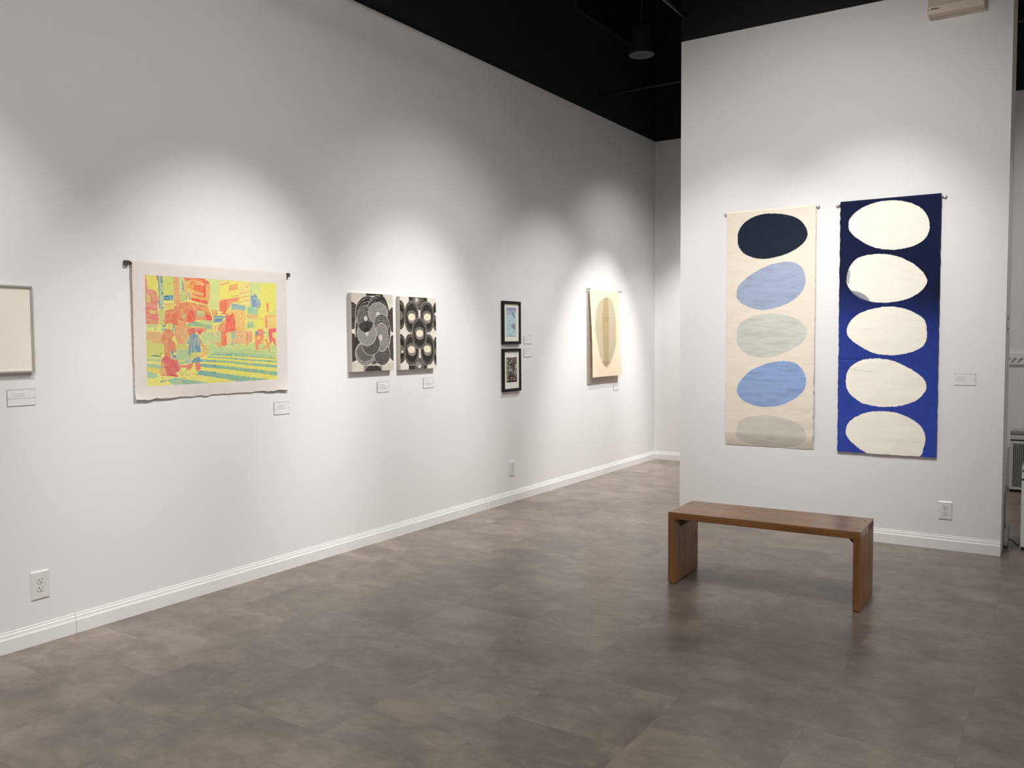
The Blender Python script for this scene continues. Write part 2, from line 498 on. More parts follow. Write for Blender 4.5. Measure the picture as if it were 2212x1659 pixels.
# ------------------------------------------------------------------ wall labels
def wall_label(x, y, z, rz, label, w=0.128, h=0.0765, lines=(0.55, 0.5, 0.75), extra=0, tx=-0.38, seed=1):
    """clear holder with a white card, two screws and a few lines of tiny print"""
    t = empty('wall_label', (x, y, z), rz, label, 'label', 'wall labels beside the artworks')
    MB().box(-w/2, w/2, -0.003, 0, -h/2, h/2).build('card', M_CARD, t)
    b = MB()
    e = 0.0017
    b.box(-w/2, w/2, -0.0034, 0, h/2 - e, h/2); b.box(-w/2, w/2, -0.0034, 0, -h/2, -h/2 + e*0.7)
    b.box(-w/2, -w/2 + 0.0008, -0.0034, 0, -h/2, h/2); b.box(w/2 - 0.0005, w/2, -0.0034, 0, -h/2, h/2)
    b.build('holder_edge', M_RIM, t)
    for s in (-1, 1):
        MB().lathe([(0.0022, 0), (0.0022, -0.0026), (0.001, -0.0036)], 12, (s*(w/2 - 0.009), -0.003, -0.001), axis='y').build('screw', M_STEEL, t)
    rnd = random.Random(seed)
    b = MB()
    for k, ln in enumerate(lines):
        zz = h*0.20 - k * 0.0105
        xx, end = tx*w + (extra if k == len(lines)-1 else 0), tx*w + ln * w * 0.62
        while xx < end:
            wd = rnd.uniform(0.004, 0.011)
            n = max(2, int(wd / 0.0017))
            for i in range(n):
                x0 = xx + wd*i/n; hh = rnd.choice((0.0022, 0.0022, 0.0034))
                b.box(x0, x0 + wd/n*0.72, -0.0033, -0.003, zz, zz + hh)
            xx += wd + 0.002
    b.build('printed_text', M_TEXT, t)
    return t
wall_label(0, 2.0865, 1.188, LEFT, 'small white wall label below the blank framed sheet at the far left', lines=(0.66, 0.66, 1.0), tx=-0.32, seed=1)
wall_label(0, 3.668, 1.0245, LEFT, 'small white wall label under the lower right corner of the colourful city print', lines=(0.55, 0.6, 0.72), tx=-0.30, seed=2)
wall_label(0, 4.6115, 1.109, LEFT, 'small white wall label under the canvas of overlapping grey discs', lines=(0.42, 0.8, 1.05, 0.95), tx=-0.30, seed=3)
wall_label(0, 5.13, 1.1135, LEFT, 'small white wall label under the canvas with five pale spots', lines=(0.4, 0.5, 1.1, 0.8), tx=-0.30, seed=4)
wall_label(0, 6.5695, 1.4375, LEFT, 'small white wall label right of the upper black frame', h=0.0725, lines=(0.5, 0.6, 0.4), tx=-0.33, seed=5)
wall_label(0, 6.568, 1.318, LEFT, 'small white wall label right of the lower black frame', h=0.0735, lines=(0.45, 0.4, 0.45), tx=-0.33, seed=6)
wall_label(0, 8.386, 0.9195, LEFT, 'faint white wall label below the hanging leaf painting', lines=(0.2, 0.25, 0.3), tx=-0.2, seed=7)
wall_label(3.5445, YP, 1.158, 0, 'small white wall label right of the blue oval scroll on the partition', lines=(0.55, 0.62, 0.5, 0.6), tx=-0.38, seed=8)

# ------------------------------------------------------------------ electrical outlets
def outlet(x, y, z, rz, label, w, h, loc_cat='outlet'):
    t = empty('wall_outlet', (x, y, z), rz, label, loc_cat, 'duplex wall outlets near the floor')
    b = MB()
    o, i = (w/2, h/2), (w/2 - 0.006, h/2 - 0.006)
    rings = [[(-o[0], 0, -o[1]), (o[0], 0, -o[1]), (o[0], 0, o[1]), (-o[0], 0, o[1])],
             [(-o[0], -0.0025, -o[1]), (o[0], -0.0025, -o[1]), (o[0], -0.0025, o[1]), (-o[0], -0.0025, o[1])],
             [(-i[0], -0.0065, -i[1]), (i[0], -0.0065, -i[1]), (i[0], -0.0065, i[1]), (-i[0], -0.0065, i[1])]]
    for a, c in zip(rings[:-1], rings[1:]):
        for k in range(4): b.quad(a[k], a[(k+1) % 4], c[(k+1) % 4], c[k])
    b.quad(*rings[-1])
    bmesh.ops.remove_doubles(b.bm, verts=b.bm.verts, dist=1e-6)
    b.build('cover_plate', M_PLATE, t)
    for s in (-1, 1):
        zc = s * 0.0195 + 0.002
        out = []
        for k in range(36):
            a = 2*PI*k/36
            out.append((0.017*math.cos(a), max(-0.0135, min(0.0135, 0.017*math.sin(a))) + zc))
        r = MB().prism(out, 'y', -0.0085, -0.006).build('socket', M_PLATE, t)
        g = MB()
        ring = [(p[0]*1.07, (p[1] - zc)*1.08 + zc) for p in out]
        g.prism(ring, 'y', -0.0068, -0.0063).build('socket_gap', M_RIM, r)
        b = MB()
        b.box(-0.0085, -0.0058, -0.0089, -0.0083, zc, zc + 0.0085)
        b.box(-0.0105, -0.0058, -0.0089, -0.0083, zc + 0.0035, zc + 0.0058)
        b.box(0.0052, 0.0078, -0.0089, -0.0083, zc + 0.0005, zc + 0.0085)
        b.lathe([(0.0027, -0.0083), (0.0027, -0.0089)], 14, (0, 0, zc - 0.0065), axis='y', smooth=False)
        b.build('slot', M_DARK, r)
    MB().lathe([(0.0025, -0.006), (0.0025, -0.0072), (0.001, -0.0078)], 12, (0, 0, 0.002), axis='y').build('screw', M_STEEL, t)
outlet(0, 2.141, 0.283, LEFT, 'white duplex outlet low on the left wall nearest the camera', 0.089, 0.138)
outlet(0, 6.297, 0.298, LEFT, 'white duplex outlet low on the left wall below the two black frames', 0.088, 0.134)
outlet(3.444, YP, 0.267, 0, 'white duplex outlet low on the partition wall right of the bench', 0.084, 0.125)

# ------------------------------------------------------------------ framed blank sheet
def mitred_frame(name, w, h, prof, m, parent):
    """prof: (inset, depth in front of the wall) outline swept round a w x h rectangle"""
    b = MB()
    rings = []
    for ins, dep in prof:
        a, c = w/2 - ins, h/2 - ins
        rings.append([b.bm.verts.new(p) for p in ((-a, -dep, -c), (a, -dep, -c), (a, -dep, c), (-a, -dep, c))])
    n = len(rings)
    for r in range(n):
        A, B = rings[r], rings[(r+1) % n]
        for k in range(4): b.bm.faces.new((A[k], A[(k+1) % 4], B[(k+1) % 4], B[k]))
    return b.build(name, m, parent)

W, H = 0.56, 0.405
t = empty('framed_print', (0, 2.143 - W/2, 1.5075), LEFT, 'thin silver frame with a blank cream sheet cut off by the left edge', 'framed picture')
mitred_frame('frame', W, H, [(0, 0.002), (0, 0.025), (0.008, 0.025), (0.0085, 0.021), (0.0085, 0.002)], M_ALU, t)
MB().box(-W/2 + 0.008, W/2 - 0.008, -0.016, -0.004, -H/2 + 0.008, H/2 - 0.008).build('print_sheet', M_BLANK, t)
MB().quad((-W/2 + 0.0085, -0.0195, -H/2 + 0.0085), (W/2 - 0.0085, -0.0195, -H/2 + 0.0085), (W/2 - 0.0085, -0.0195, H/2 - 0.0085), (-W/2 + 0.0085, -0.0195, H/2 - 0.0085)).build('glass', M_GLASS, t)

# ------------------------------------------------------------------ the two black frames
def black_frame(yc, zc, w, h, iw, ih, art_w, art_h, art_dz, painter, label):
    t = empty('framed_print', (0, yc, zc), LEFT, label, 'framed picture', 'small black framed prints')
    f = (w - iw) / 2
    mitred_frame('frame', w, h, [(0, 0.002), (0, 0.021), (0.002, 0.023), (f - 0.002, 0.023), (f, 0.021), (f, 0.002)], M_BFRAME, t)
    MB().box(-w/2 + f*0.9, w/2 - f*0.9, -0.013, -0.003, -h/2 + f*0.9, h/2 - f*0.9).build('mat_board', M_MATBD, t)
    nx, nz = 90, 160
    U, V = grid(nx, nz)
    img = painter(U, V)
    a = sheet('print', art_w, art_h, nx, nz, img, M_PRINT, t, lambda u, v: 0.0135 + 0*u, z_top=art_dz + art_h/2)
    MB().quad((-w/2 + f, -0.0175, -h/2 + f), (w/2 - f, -0.0175, -h/2 + f), (w/2 - f, -0.0175, h/2 - f), (-w/2 + f, -0.0175, h/2 - f)).build('glass', M_GLASS, t)

def sky_print(U, V):
    X, Y = U * 320, V * 930                     # drawn in the close-up's own pixels
    p = Painter(X, Y, (186, 214, 222))
    p.img = s2l((186, 214, 222)) + (s2l((150, 144, 184)) - s2l((186, 214, 222))) * np.clip(1.05 - Y/230, 0, 1)[..., None]
    p.img *= (0.95 + 0.1 * fbm(X/60, Y/60, 3))[..., None]
    g, dk, wh = (138, 140, 150), (118, 118, 130), (226, 228, 230)
    p.poly(g, [(160,135),(185,170),(235,135),(238,190),(225,215),(265,250),(262,275),(285,345),(275,360),(235,300),(200,240),(165,190)])
    p.poly((146,142,146), [(165,545),(200,560),(225,480),(240,485),(232,560),(262,490),(275,495),(258,575),(300,560),(315,565),(285,600),(290,660),(280,680),(255,715),(205,660),(160,620),(150,580)])
    p.poly((150,128,140), [(155,560),(185,555),(190,610),(160,605)])
    p.poly(wh, [(40,110),(60,95),(80,115),(92,100),(70,150),(45,165),(32,140)])
    p.line(dk, 7, [(35,180),(60,200),(85,205)]); p.line(dk, 6, [(50,170),(70,225)])
    p.line(wh, 9, [(20,430),(60,480),(90,455)]); p.line(dk, 6, [(25,470),(70,520),(110,535),(150,490)])
    p.line(dk, 6, [(95,470),(130,405),(118,430),(150,450)]); p.line(wh, 8, [(70,490),(90,510)])
    p.line(wh, 8, [(165,740),(160,790)]); p.ell(wh, 160, 810, 14, 24)
    p.line(dk, 7, [(110,885),(135,865),(170,870)]); p.line(g, 8, [(120,900),(125,925),(160,915)])
    p.line((110,116,128), 10, [(0,922),(320,920)]); p.line((110,116,128), 8, [(3,0),(3,930)], 0.6)
    return p.img

def block_print(U, V):
    X, Y = U * 335, V * 820
    p = Painter(X, Y, (52, 46, 43))
    rnd = random.Random(5)
    pale, grey = (214, 208, 196), (128, 122, 114)
    for k in range(15):                          # a ladder of pale windows down the left side
        y = 12 + k*52
        p.ell(pale if k % 3 else grey, 34, y + 22, 22, 18); p.line((96,90,84), 7, [(2,y+50),(66,y+48)])
    p.line(pale, 9, [(84,20),(88,200),(78,400),(92,600)])
    for k in range(26):
        x, y = rnd.uniform(95, 190), rnd.uniform(10, 560)
        p.ell(pale, x, y, rnd.uniform(6, 18), rnd.uniform(14, 30), rnd.uniform(-.6, .6))
        p.ell((60,54,50), x + 4, y + 4, 5, 12)
    p.poly(grey, [(200,20),(335,20),(335,180),(205,185)])
    for k in range(16): p.line((92,87,82), 5, [(205, 25 + k*10),(333, 30 + k*10)])
    p.poly((84,74,70), [(150,220),(262,200),(270,330),(215,370),(165,330)]); p.poly((86,52,46), [(160,240),(205,230),(205,340),(170,320)])
    for k in range(3): p.ell(pale, 300, 240 + k*52, 24, 26)
    for k in range(6): p.line(pale, 7, [(255, 400 + k*18),(333, 396 + k*18)])
    p.poly((150,144,136), [(225,470),(333,455),(333,560),(230,570)])
    p.line(pale, 7, [(160,370),(185,500)]); p.line(pale, 7, [(235,370),(188,500)]); p.line(grey, 5, [(187,490),(183,620)])
    for k in range(5): p.line(grey, 5, [(10 + k*14, 560),(6 + k*15, 690)])
    p.line(pale, 9, [(235,590),(300,585),(295,640),(250,660),(262,720)])
    p.ell(pale, 258, 735, 20, 28); p.ell(grey, 52, 745, 26, 32, 0.4); p.line(pale, 9, [(105,710),(130,760)]); p.ell(grey, 172, 760, 16, 26)
    p.ell((120,112,104), 172, 690, 40, 34); p.ell((226,112,98), 172, 676, 30, 25)
    p.poly((40,34,32), [(0,790),(335,780),(335,820),(0,820)])
    p.img *= (0.85 + 0.3 * fbm(X/14, Y/14, 9))[..., None]
    return p.img

black_frame(6.286, 1.588, 0.288, 0.376, 0.238, 0.326, 0.158, 0.252, 0.005, sky_print,
            'upper of two black frames, holding a pale blue print with flying shapes')
black_frame(6.286, 1.1725, 0.288, 0.376, 0.238, 0.326, 0.166, 0.219, 0.002, block_print,
            'lower of two black frames, holding a black and white block print with a red dot')

# ------------------------------------------------------------------ the two canvases
def canvas(yc, zc, w, h, dep, quad, painter, label):
    t = empty('stretched_canvas', (0, yc, zc), LEFT, label, 'canvas painting', 'pair of black and grey canvases')
    MB().box(-w/2, w/2, -dep, 0, -h/2, h/2, 0.0015).build('stretcher_frame', M_CANVAS, t)
    nx, nz = 240, 310
    U, V = grid(nx, nz)
    X, Y = warp(U, V, quad)
    sheet('painted_face', w - 0.002, h - 0.002, nx, nz, painter(X, Y), M_INKC, t, lambda u, v: dep + 0.0006 + 0*u, z_top=h/2 - 0.001)
    return t

def disc(p, cx, cy, rx, ry, col, ring, n=9, ang=0.0, spot=None, shift=(0, 0.25), lw=0.30, rim=None, power=2.0, inner=0.30, clip=None):
    """a disc of eccentric brushed rings"""
    c, s = math.cos(ang), math.sin(ang)
    x, y = p.X - cx, p.Y - cy
    a, b2 = (x*c + y*s) / rx, (-x*s + y*c) / ry
    R = (np.abs(a)**power + np.abs(b2)**power) ** (1/power)
    m = (R < 1).astype(float)
    if clip is not None: m = m * clip
    p.put(m, col)
    k = 1 - R
    q = np.hypot(a - shift[0]*k*2, b2 - shift[1]*k*2)
    jit = 0.05 * (fbm(p.X/16, p.Y/16, int(cx)) - 0.5)
    ph = np.mod((q + jit) * n, 1.0)
    brush = (fbm(p.X/9, p.Y/9, int(cy), 2) > 0.33)
    rg = m * (ph < lw) * (q > inner) * brush
    p.put(rg, ring, 0.85)
    if rim is not None: p.put(m * (R > 0.955), rim)
    if spot is not None:
        sx, sy, sr, st = spot
        r2 = np.hypot((p.X - sx)/sr, (p.Y - sy)/st)
        p.put((r2 < 1.0) * m, (206, 202, 196))

def discs_painting(X, Y):
    p = Painter(X, Y, (222, 214, 202))
    be, dk, lt, gy, mid = (206, 198, 184), (50, 46, 44), (176, 172, 167), (146, 143, 140), (84, 81, 79)
    p.poly(be, [(200,70),(430,95),(405,150),(330,150),(280,225),(200,215)]); p.poly(be, [(690,105),(840,115),(840,245),(770,250),(690,170)])
    p.poly(be, [(200,1130),(300,1130),(380,1190),(372,1280),(200,1280)]); p.poly(be, [(640,1190),(820,1120),(820,1260),(640,1262)])
    p.poly(dk, [(428,80),(686,100),(688,165),(600,130),(515,155),(432,140)])
    p.poly((132,127,122), [(375,1180),(640,1180),(640,1265),(375,1275)])
    disc(p, 520, 1290, 125, 120, dk, (110,104,100), 9)
    for cx, cy, rx, ry in ((205,430,118,208),(205,910,135,212),(838,500,92,192),(835,920,100,195)):
        disc(p, cx, cy, rx, ry, (66,62,60), (112,107,103), 8)
    p.poly((66,62,60), [(200,730),(300,740),(290,1090),(200,1105)])
    disc(p, 520, 655, 270, 525, (62,58,56), (150,146,142), 14, lw=0.22, inner=0.75, rim=(196,192,186))
    disc(p, 455, 400, 195, 270, dk, lt, 11, lw=0.22, rim=lt)
    disc(p, 600, 400, 165, 275, dk, lt, 12, lw=0.22, rim=lt)
    disc(p, 660, 560, 125, 430, (58,54,52), (128,124,120), 10, lw=0.2)
    disc(p, 335, 850, 95, 155, dk, (96,92,90), 9)
    disc(p, 400, 1000, 150, 182, (126,122,119), (200,196,190), 11, lw=0.2, shift=(0,-0.25), inner=0.5, rim=(200,196,190))
    disc(p, 395, 985, 115, 130, (98,95,92), (120,116,112), 6, shift=(0,-.2))
    disc(p, 650, 1010, 122, 168, (64,60,58), (186,182,176), 12, lw=0.2, shift=(0,-0.25), inner=0.45, rim=(200,196,190))
    disc(p, 645, 960, 90, 100, (92,89,86), (110,106,102), 6)
    disc(p, 412, 478, 124, 205, mid, lt, 13, lw=0.25, spot=(418,478,25,40), rim=lt)
    disc(p, 605, 392, 148, 160, (152,149,146), (92,89,87), 12, lw=0.3, spot=(603,412,28,32), rim=(196,192,186))
    disc(p, 655, 560, 115, 152, mid, (176,172,167), 11, lw=0.22, rim=(196,192,186), shift=(0,.3))
    disc(p, 650, 762, 104, 215, (146,143,140), (92,89,87), 14, lw=0.28, spot=(635,765,26,46), rim=(200,196,190))
    disc(p, 485, 850, 142, 178, (74,70,68), (150,146,142), 12, lw=0.22, shift=(0,-.2), rim=(190,186,180))
    disc(p, 430, 700, 146, 186, (154,151,147), (96,93,90), 13, lw=0.26, shift=(0,-.15), spot=(432,700,24,38), rim=(205,201,195))
    lens = (p.rho(412, 478, 124, 205)[0] < 1).astype(float)
    disc(p, 430, 700, 146, 186, (54,50,48), (112,108,104), 13, lw=0.26, shift=(0,-.15), clip=lens)
    p.img *= (0.92 + 0.16 * fbm(X/40, Y/40, 4))[..., None]
    return p.img

def spots_painting(X, Y):
    p = Painter(X, Y, (224, 216, 206))
    dk, lt, gy, cream = (62, 58, 53), (160, 154, 146), (122, 117, 107), (230, 222, 196)
    p.poly(dk, [(1065,120),(1345,140),(1345,320),(1230,345),(1070,260)])
    p.poly((92,87,80), [(1110,140),(1290,150),(1280,260),(1220,330),(1130,230)]); p.ell((138,132,124), 1188, 195, 44, 52); p.ell((214,206,196), 1185, 188, 20, 24)
    p.poly(dk, [(1052,1165),(1330,1130),(1325,1240),(1052,1250)]); p.ell((100,95,88), 1210, 1170, 75, 110); p.ell((140,134,126), 1205, 1165, 52, 40); p.ell((218,210,200), 1214, 1190, 20, 24)
    for cx, cy, rx, ry in ((925,412,82,222),(920,922,92,222),(1480,445,62,215),(1475,960,56,215)):
        disc(p, cx, cy, rx, ry, dk, lt, 10, lw=0.2, inner=0.7, power=2.4)
        p.ell((42,39,36), cx, cy - 10, rx*0.72, ry*0.72); p.ell((112,107,99), cx + 4, cy + 10, rx*0.6, ry*0.32)
    p.ell((216,208,198), 958, 968, 16, 22); p.ell((222,214,190), 1465, 405, 14, 26)
    for cx, cy, rx, ry, sx, sy, cr in ((1105,445,108,242,1107,445,cream),(1338,450,104,236,1343,448,cream),(1098,935,112,242,1096,935,(230,214,200)),(1335,935,106,236,1335,928,cream),(1220,692,110,238,1222,692,cream)):
        disc(p, cx, cy, rx, ry, dk, (176,170,160), 12, lw=0.24, inner=0.72, shift=(0,0), power=2.5, rim=(150,144,136))
        disc(p, cx, cy, rx*0.80, ry*0.80, (44,41,38), (104,99,92), 10, lw=0.18, inner=0.3, shift=(0,0), power=2.3)
        p.ell((112,107,98), cx - 2, cy - 30, rx*0.66, ry*0.28); p.ell(gy, cx + 4, cy + 28, rx*0.58, ry*0.30); p.ell((140,134,124), cx + 8, cy + 34, rx*0.46, ry*0.24)
        p.ell(cr, sx, sy, 53, 54)
    p.img *= (0.92 + 0.16 * fbm(X/40, Y/40, 8))[..., None]
    return p.img

canvas(4.4785, 1.498, 0.426, 0.541, 0.034, [(208,82),(832,122),(815,1245),(205,1272)], discs_painting,
       'left of two canvases, painted with overlapping grey ringed discs')
canvas(4.979, 1.4935, 0.424, 0.538, 0.034, [(930,132),(1475,165),(1467,1215),(928,1240)], spots_painting,
       'right of two canvases, painted with dark lozenges and five pale spots')

# ------------------------------------------------------------------ scrolls on the partition
def deckle(amp_side, amp_bot, seed, reach=0.03):
    def j(U, V):
        n1 = (fbm(V*60, V*0 + 3.1, seed) - 0.5)*2; n2 = (fbm(V*60, V*0 + 9.7, seed + 5) - 0.5)*2
        n3 = (fbm(U*26, U*0 + 1.3, seed + 9) - 0.5)*2
        dx = amp_side * (n1 * np.clip(1 - U/reach, 0, 1) + n2 * np.clip(1 - (1-U)/reach, 0, 1))
        dz = amp_bot * n3 * np.clip(1 - (1-V)/reach, 0, 1)
        return dx, dz
    return j

def fringe(w, h, parent, m, seed, off=0.012, n=46, ln=0.011, bottom=False):
    """loose threads along both cut edges of a scroll"""
    rnd = random.Random(seed); b = MB()
    for k in range(n):
        s = rnd.choice((-1, -1, 1)); z = -rnd.uniform(0.06, h - 0.02); x = s*(w/2 - 0.001)
        l = rnd.uniform(0.4, 1.0)*ln; a = rnd.uniform(-0.9, 0.5)
        b.tube([(x, -off, z), (x + s*l*0.5, -off - 0.001, z + a*l*0.3), (x + s*l*0.8, -off, z + a*l)], [0.0013, 0.0011, 0.0006], 5)
    return tag(b.build('frayed_edge', m, parent), kind='stuff')

def rod_parts(t, x0, x1, z, out, r, m_rod, m_clip, clip=0.011):
    MB().tube([(x0, -out, z), (x1, -out, z)], r, 14).build('rod', m_rod, t)
    for x, s in ((x0, 1), (x1, -1)):
        xa, xb = sorted((x + s*0.006, x + s*(0.006 + clip)))
        MB().box(xa, xb, -out - r - 0.002, 0, z - r - 0.003, z + r + 0.003, 0.001).build('clip', m_clip, t)

CQ = [(93,148),(621,106),(601,1580),(76,1563)]
def cream_scroll_img(U, V):
    X, Y = warp(U, V, CQ)
    wx = X + 3*(fbm(X/22, Y/22, 2) - 0.5); wy = Y + 3*(fbm(X/22, Y/22, 6) - 0.5)
    p = Painter(wx, wy, (229, 219, 203))
    p.img *= (0.97 + 0.06*fbm(X/90, Y/26, 3))[..., None]
    ov = [((34,42,55), [(155,320),(165,260),(215,200),(310,163),(430,165),(520,195),(568,260),(560,320),(500,375),(410,415),(300,433),(210,410),(165,365)], 1),
          ((158,170,194), [(147,640),(165,590),(230,530),(330,475),(430,450),(510,460),(550,510),(557,580),(530,640),(470,690),(390,725),(290,740),(200,715),(155,680)], .97),
          ((200,202,194), [(148,900),(155,840),(210,795),(310,765),(420,767),(510,795),(560,845),(565,890),(530,940),(460,985),(350,1025),(250,1025),(180,990),(150,950)], .9),
          ((140,166,210), [(148,1230),(165,1180),(230,1110),(330,1065),(430,1048),(510,1065),(555,1125),(560,1190),(535,1240),(470,1290),(390,1320),(290,1328),(200,1300),(160,1265)], .97),
          ((194,195,184), [(145,1480),(165,1420),(230,1390),(330,1378),(430,1395),(510,1420),(555,1470),(560,1520),(500,1560),(400,1572),(250,1566),(160,1530)], .62)]
    for col, pts, al in ov:
        m = p.inside(spline(pts))
        p.put(m, col, al)
        p.put(m * np.clip((fbm(X/70, Y/16, 11) - 0.45)*2.2, 0, 1), np.array(s2l(col))*0.88, 0.2*al)
    return p.img

t = empty('hanging_scroll', (2.2455, YP, 2.386), 0, 'cream hanging scroll with one dark and four pale ovals on the partition', 'scroll', 'oval scrolls on the partition')
W, H = 0.655, 1.775
U, V = grid(230, 620)
def cream_off(U, V):
    o = 0.0185 - 0.003*V + 0.0035*(fbm(U*2.5, V*26, 21) - 0.5) + 0.006*(fbm(U*1.5 + 4, V*5, 23) - 0.5)
    k = np.clip((V - 0.945)/0.055, 0, 1)
    o = o + 0.010*np.clip((V - 0.5)/0.45, 0, 1) - 0.022*k**1.5
    return np.maximum(o, 0.004) * np.where(V < 0.008, 0.5 + 0.5*V/0.008, 1)
sheet('cloth', W, H, 230, 620, cream_scroll_img(U, V), M_CLOTH, t, cream_off, deckle(0.004, 0.004, 3), z_top=0.015)
fringe(W, H, t, mat('cream_thread', rgba(238, 226, 206), 0.9, 0.1), 3, off=0.016)
rod_parts(t, -0.352, 0.352, -0.004, 0.009, 0.005, M_STEEL, M_STEEL)

BQ = [(93,128),(678,72),(651,1602),(78,1566)]
def blue_scroll_img(U, V):
    X, Y = warp(U, V, BQ)
    wx = X + 5*(fbm(X/14, Y/14, 2) - 0.5); wy = Y + 5*(fbm(X/14, Y/14, 6) - 0.5)
    p = Painter(wx, wy, (26, 32, 62))
    edge = Y - (X - 380)*0.12 + 30*(fbm(X/60, Y/60, 4) - 0.5)
    k1 = np.clip((edge - 600)/330, 0, 1); k1 = k1*k1*(3 - 2*k1)
    k2 = np.clip((edge - 860)/550, 0, 1)
    c0, c1, c2 = s2l((25, 31, 60)), s2l((44, 60, 134)), s2l((55, 74, 162))
    p.img = c0 + (c1 - c0)*k1[..., None]; p.img = p.img + (c2 - p.img)*(k2*k1)[..., None]
    p.img *= (0.9 + 0.2*fbm(X/30, Y/30, 8))[..., None]
    ov = [[(140,265),(155,215),(215,165),(310,128),(410,118),(510,135),(580,180),(608,240),(605,300),(570,350),(500,385),(400,403),(290,390),(200,345),(150,300)],
          [(130,570),(145,510),(190,455),(270,432),(360,430),(450,450),(540,500),(590,560),(592,600),(550,650),(470,690),(360,708),(260,700),(180,660),(140,620)],
          [(132,870),(150,820),(210,770),(310,738),(410,733),(500,755),(575,800),(595,860),(590,930),(550,975),(470,1003),(390,1012),(290,1000),(200,955),(145,910)],
          [(128,1160),(140,1100),(200,1048),(290,1031),(390,1042),(480,1080),(560,1130),(593,1180),(580,1230),(530,1275),(440,1303),(340,1310),(230,1290),(160,1245),(132,1200)],
          [(127,1450),(145,1400),(210,1355),(300,1335),(400,1340),(490,1370),(560,1420),(588,1480),(580,1540),(540,1600),(330,1604),(240,1572),(170,1520),(135,1480)]]
    for k, pts in enumerate(ov):
        m = p.inside(spline(pts))
        p.put(m, (248, 243, 230))
        p.put(m * np.clip((fbm(X/80, Y/18, 30 + k) - 0.45)*2, 0, 1), (238, 232, 218), 0.5)
    q = p.inside(spline([(155,640),(200,648),(245,672),(262,698),(225,692),(180,668)]))
    p.put(q, (108, 118, 134), 0.8)
    q = p.inside(spline([(130,560),(140,520),(150,540),(145,590),(137,605)])); p.put(q, (120, 128, 142), 0.7)
    p.line((40, 50, 100), 4, [(78,1088),(180,1096),(280,1108)], 0.22)  # shade of the crease painted in as a faint dark line
    return p.img

t = empty('hanging_scroll', (3.062, YP, 2.379), 0, 'deep blue hanging scroll with five white ovals on the partition', 'scroll', 'oval scrolls on the partition')
W, H = 0.642, 1.777
U, V = grid(240, 640)
def blue_off(U, V):
    o = 0.0195 - 0.004*V + 0.003*(fbm(U*2.5, V*22, 41) - 0.5) + 0.008*(fbm(U*1.5 + 4, V*4, 43) - 0.5)
    d = np.abs(V - 0.628 - 0.01*U)
    o = o - 0.004*np.exp(-(d/0.004)**2) * np.clip(1 - U/0.45, 0, 1)
    return np.maximum(o, 0.004) * np.where(V < 0.008, 0.5 + 0.5*V/0.008, 1)
sheet('cloth', W, H, 240, 640, blue_scroll_img(U, V), M_CLOTH, t, blue_off, deckle(0.004, 0.004, 13), z_top=0.0225)
fringe(W, H, t, mat('blue_thread', rgba(40, 48, 100), 0.9, 0.1), 8, off=0.016, n=40, ln=0.008)
rod_parts(t, -0.352, 0.354, -0.002, 0.009, 0.0055, M_STEEL, M_STEEL)

